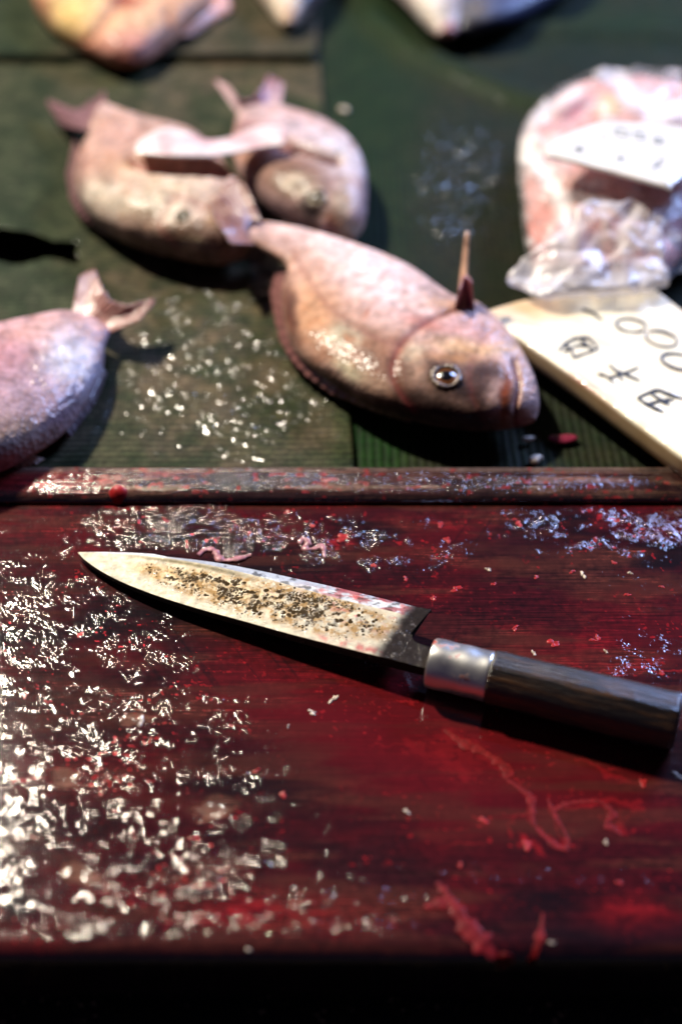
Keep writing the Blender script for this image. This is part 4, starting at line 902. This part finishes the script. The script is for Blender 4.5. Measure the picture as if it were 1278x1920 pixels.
for i, (a, b, r) in enumerate([(585, 1336, .0022), (625, 1311, .0026), (762, 1522, .0016), (1000, 1225, .0016), (1092, 1078, .0022), (540, 1362, .0010), (1270, 1455, .0024), (915, 1068, .0018), (265, 1352, .0026), (1135, 1222, .0012), (1034, 1768, .0014), (465, 1780, .0014), (1135, 1580, .0014), (1180, 1075, .0014)]):
    flake('pale_scrap', WL.get(i, 'tiny pale scrap of fat on the wet board'), a, b, r, M_PALE, 300 + i, W_G, th=.0009, asp=.45, rot=random.random() * 3)
# bits on the mat and on the rail
def mat_bit(px0, py0, r, mat, label, seed):
    c = at(px0, py0, MZ + .003); n = 20; V = []; rs = random.Random(seed); ph = rs.random() * 6
    for k, z in [(.02, 1.6), (.5, 1.4), (.85, .9), (1, 0), (1, -1.0)]:
        for j in range(n):
            a = j / n * 2 * math.pi; rr_ = r * k * (1 + .25 * math.sin(2 * a + ph) + .12 * math.sin(3 * a)); V.append((c[0] + math.cos(a) * rr_, c[1] + math.sin(a) * rr_ * .7, c[2] + z * r * (.10 if seed == 3 else .25)))
    return tag(mesh_from('scrap', V, gridF(5, n, True), mat), label, 'scrap')
mat_bit(990, 822, .0028, M_PALE, 'round white bit on the mat below the nearest bream, the upper of two', 1)
mat_bit(1003, 860, .0040, M_PALE, 'flat whitish bit on the mat just behind the wooden rail', 2)
mat_bit(1055, 822, .0065, flesh('dark_red_flesh', (.20, .02, .05)), 'dark red streaky scrap on the mat left of the cream board', 3)
mat_bit(560, 188, .006, flesh('brown_flesh', (.16, .06, .035)), 'brownish scrap on the mat behind the farthest bream', 4)
mat_bit(645, 205, .004, M_PALE, 'small pale scrap on the green mat right of the farthest bream tail', 5)
def rail_bit(px0, py0, r, mat, label):
    c = Vector(at(px0, py0, .010)); c.y = y0 + .003; t = (c.y) / ray(px0, py0).y; c = Vector((0, 0, CAM_H)) + ray(px0, py0) * t
    return tag(dome('gore_bead', c - Vector((0, -.0006, .0006)), Vector((0, -1, .8)), r, r * .7, mat, None), label, 'scrap')
rail_bit(222, 928, .0052, M_RED, 'round red clot clinging to the front of the wooden rail')
# curled pink tissue strips behind the blade
def tube(name, pts, radii, mat, label, cat, z=0.0006, seed=0, n=60, flat=.5, parent=None, bvh=None, grp=None):
    p_ = catmull(pts, n); rr_ = np.interp(np.linspace(0, 1, n), np.linspace(0, 1, len(radii)), radii); C3 = []
    nz = vn(np.arange(n) / 2.5, np.zeros(n) + seed, 4)
    for k in range(n):
        c, nm = drape(p_[k, 0], p_[k, 1], 0, bvh); C3.append(c)
    # smooth the path
    A3 = np.array([list(c) for c in C3]); 
    for _ in range(3): A3[1:-1] = (A3[:-2] + A3[1:-1] * 2 + A3[2:]) / 4
    T = np.gradient(A3, axis=0); V = np.zeros((n, 12, 3))
    for k in range(n):
        t = Vector(T[k]).normalized(); nm = drape(p_[k, 0], p_[k, 1], 0, bvh)[1]
        if A3[k, 2] > -.003: nm = Vector((0, 0, 1))
        sd = t.cross(nm).normalized(); u_ = sd.cross(t).normalized(); r = rr_[k] * (.5 + 1.0 * nz[k]); 
        for j in range(12):
            a = j / 12 * 2 * math.pi; V[k, j] = Vector(A3[k]) + sd * (math.cos(a) * r) + u_ * (z + (math.sin(a) * r * flat if math.sin(a) > 0 else math.sin(a) * min(r * flat, z + .0002)))
    o = mesh_from(name, V.reshape(-1, 3), gridF(n, 12, True), mat, parent); 
    return tag(o, label, cat, grp) if label else o
tube('tissue_strip', [(372, 1042), (385, 1032), (402, 1034), (412, 1050), (430, 1052), (452, 1048), (470, 1042)], [.0010, .0017, .0014, .0018, .0016, .0012, .0005], M_PINK, 'curled pink tissue strip touching the upper edge of the blade', 'scrap', .0006, flat=.45)
tube('tissue_strip', [(562, 1020), (568, 1012), (578, 1018), (572, 1030), (590, 1030), (604, 1026), (608, 1045)], [.0008, .0016, .0015, .0014, .0017, .0012, .0005], M_PINK, 'hooked pink tissue strip on the board between blade and rail', 'scrap', .0006, flat=.45)
# blood clot strands lower right
SG = 'stringy red strands in the blood lower right'
S_L = 'fine stringy red strand in the blood at lower right'
tube('blood_strand', [(832, 1368), (868, 1394), (905, 1410), (940, 1434), (952, 1448), (943, 1460)], [.0008, .0026, .0020, .0026, .0026, .0006], M_REDF, 'broad red membrane tongue on the board below the knife handle', 'blood strand', .0001, 1, flat=.07)
tube('blood_strand', [(945, 1458), (975, 1480), (992, 1492), (998, 1520), (1000, 1545), (1022, 1570), (1048, 1590), (1064, 1586), (1058, 1560), (1040, 1530), (1026, 1498)], [.0004, .0010, .0018, .0012, .0007, .0012, .0018, .0012, .0005, .0010, .0006], M_REDF, 'thin looping red strand in the blood under the broad red tongue', 'blood strand', .0001, 3, n=110, flat=.07)
tube('blood_strand', [(1035, 1522), (1060, 1508), (1095, 1503), (1125, 1504), (1148, 1525), (1135, 1545), (1150, 1555), (1165, 1566)], [.0009, .0015, .0008, .0007, .0018, .0012, .0014, .0006], M_REDF, 'thin branching red strand in the blood near the right edge', 'blood strand', .0001, 5, n=90, flat=.07)
tube('membrane_drip', [(818, 1655), (835, 1675), (858, 1712), (880, 1745), (915, 1778), (950, 1806), (974, 1824), (984, 1840), (987, 1852)], [.0008, .0022, .0038, .0048, .0042, .0034, .0022, .0012, .0006], M_REDF, 'long red membrane hanging over the front edge of the board', 'blood strand', .0003, 30, n=80, flat=.14)
tube('membrane_drip', [(795, 1702), (820, 1696), (845, 1692), (862, 1705)], [.0008, .0022, .0018, .0010], M_REDF, 'short red side lobe beside the long hanging membrane', 'blood strand', .0003, 31, flat=.14)
tube('membrane_drip', [(1017, 1712), (1014, 1740), (1008, 1770), (996, 1800), (990, 1826)], [.0006, .0013, .0016, .0012, .0006], M_REDF, 'thin red drip right of the long hanging membrane at the front edge', 'blood strand', .0003, 32, flat=.14)
# red tissue caught on the blade's bevel
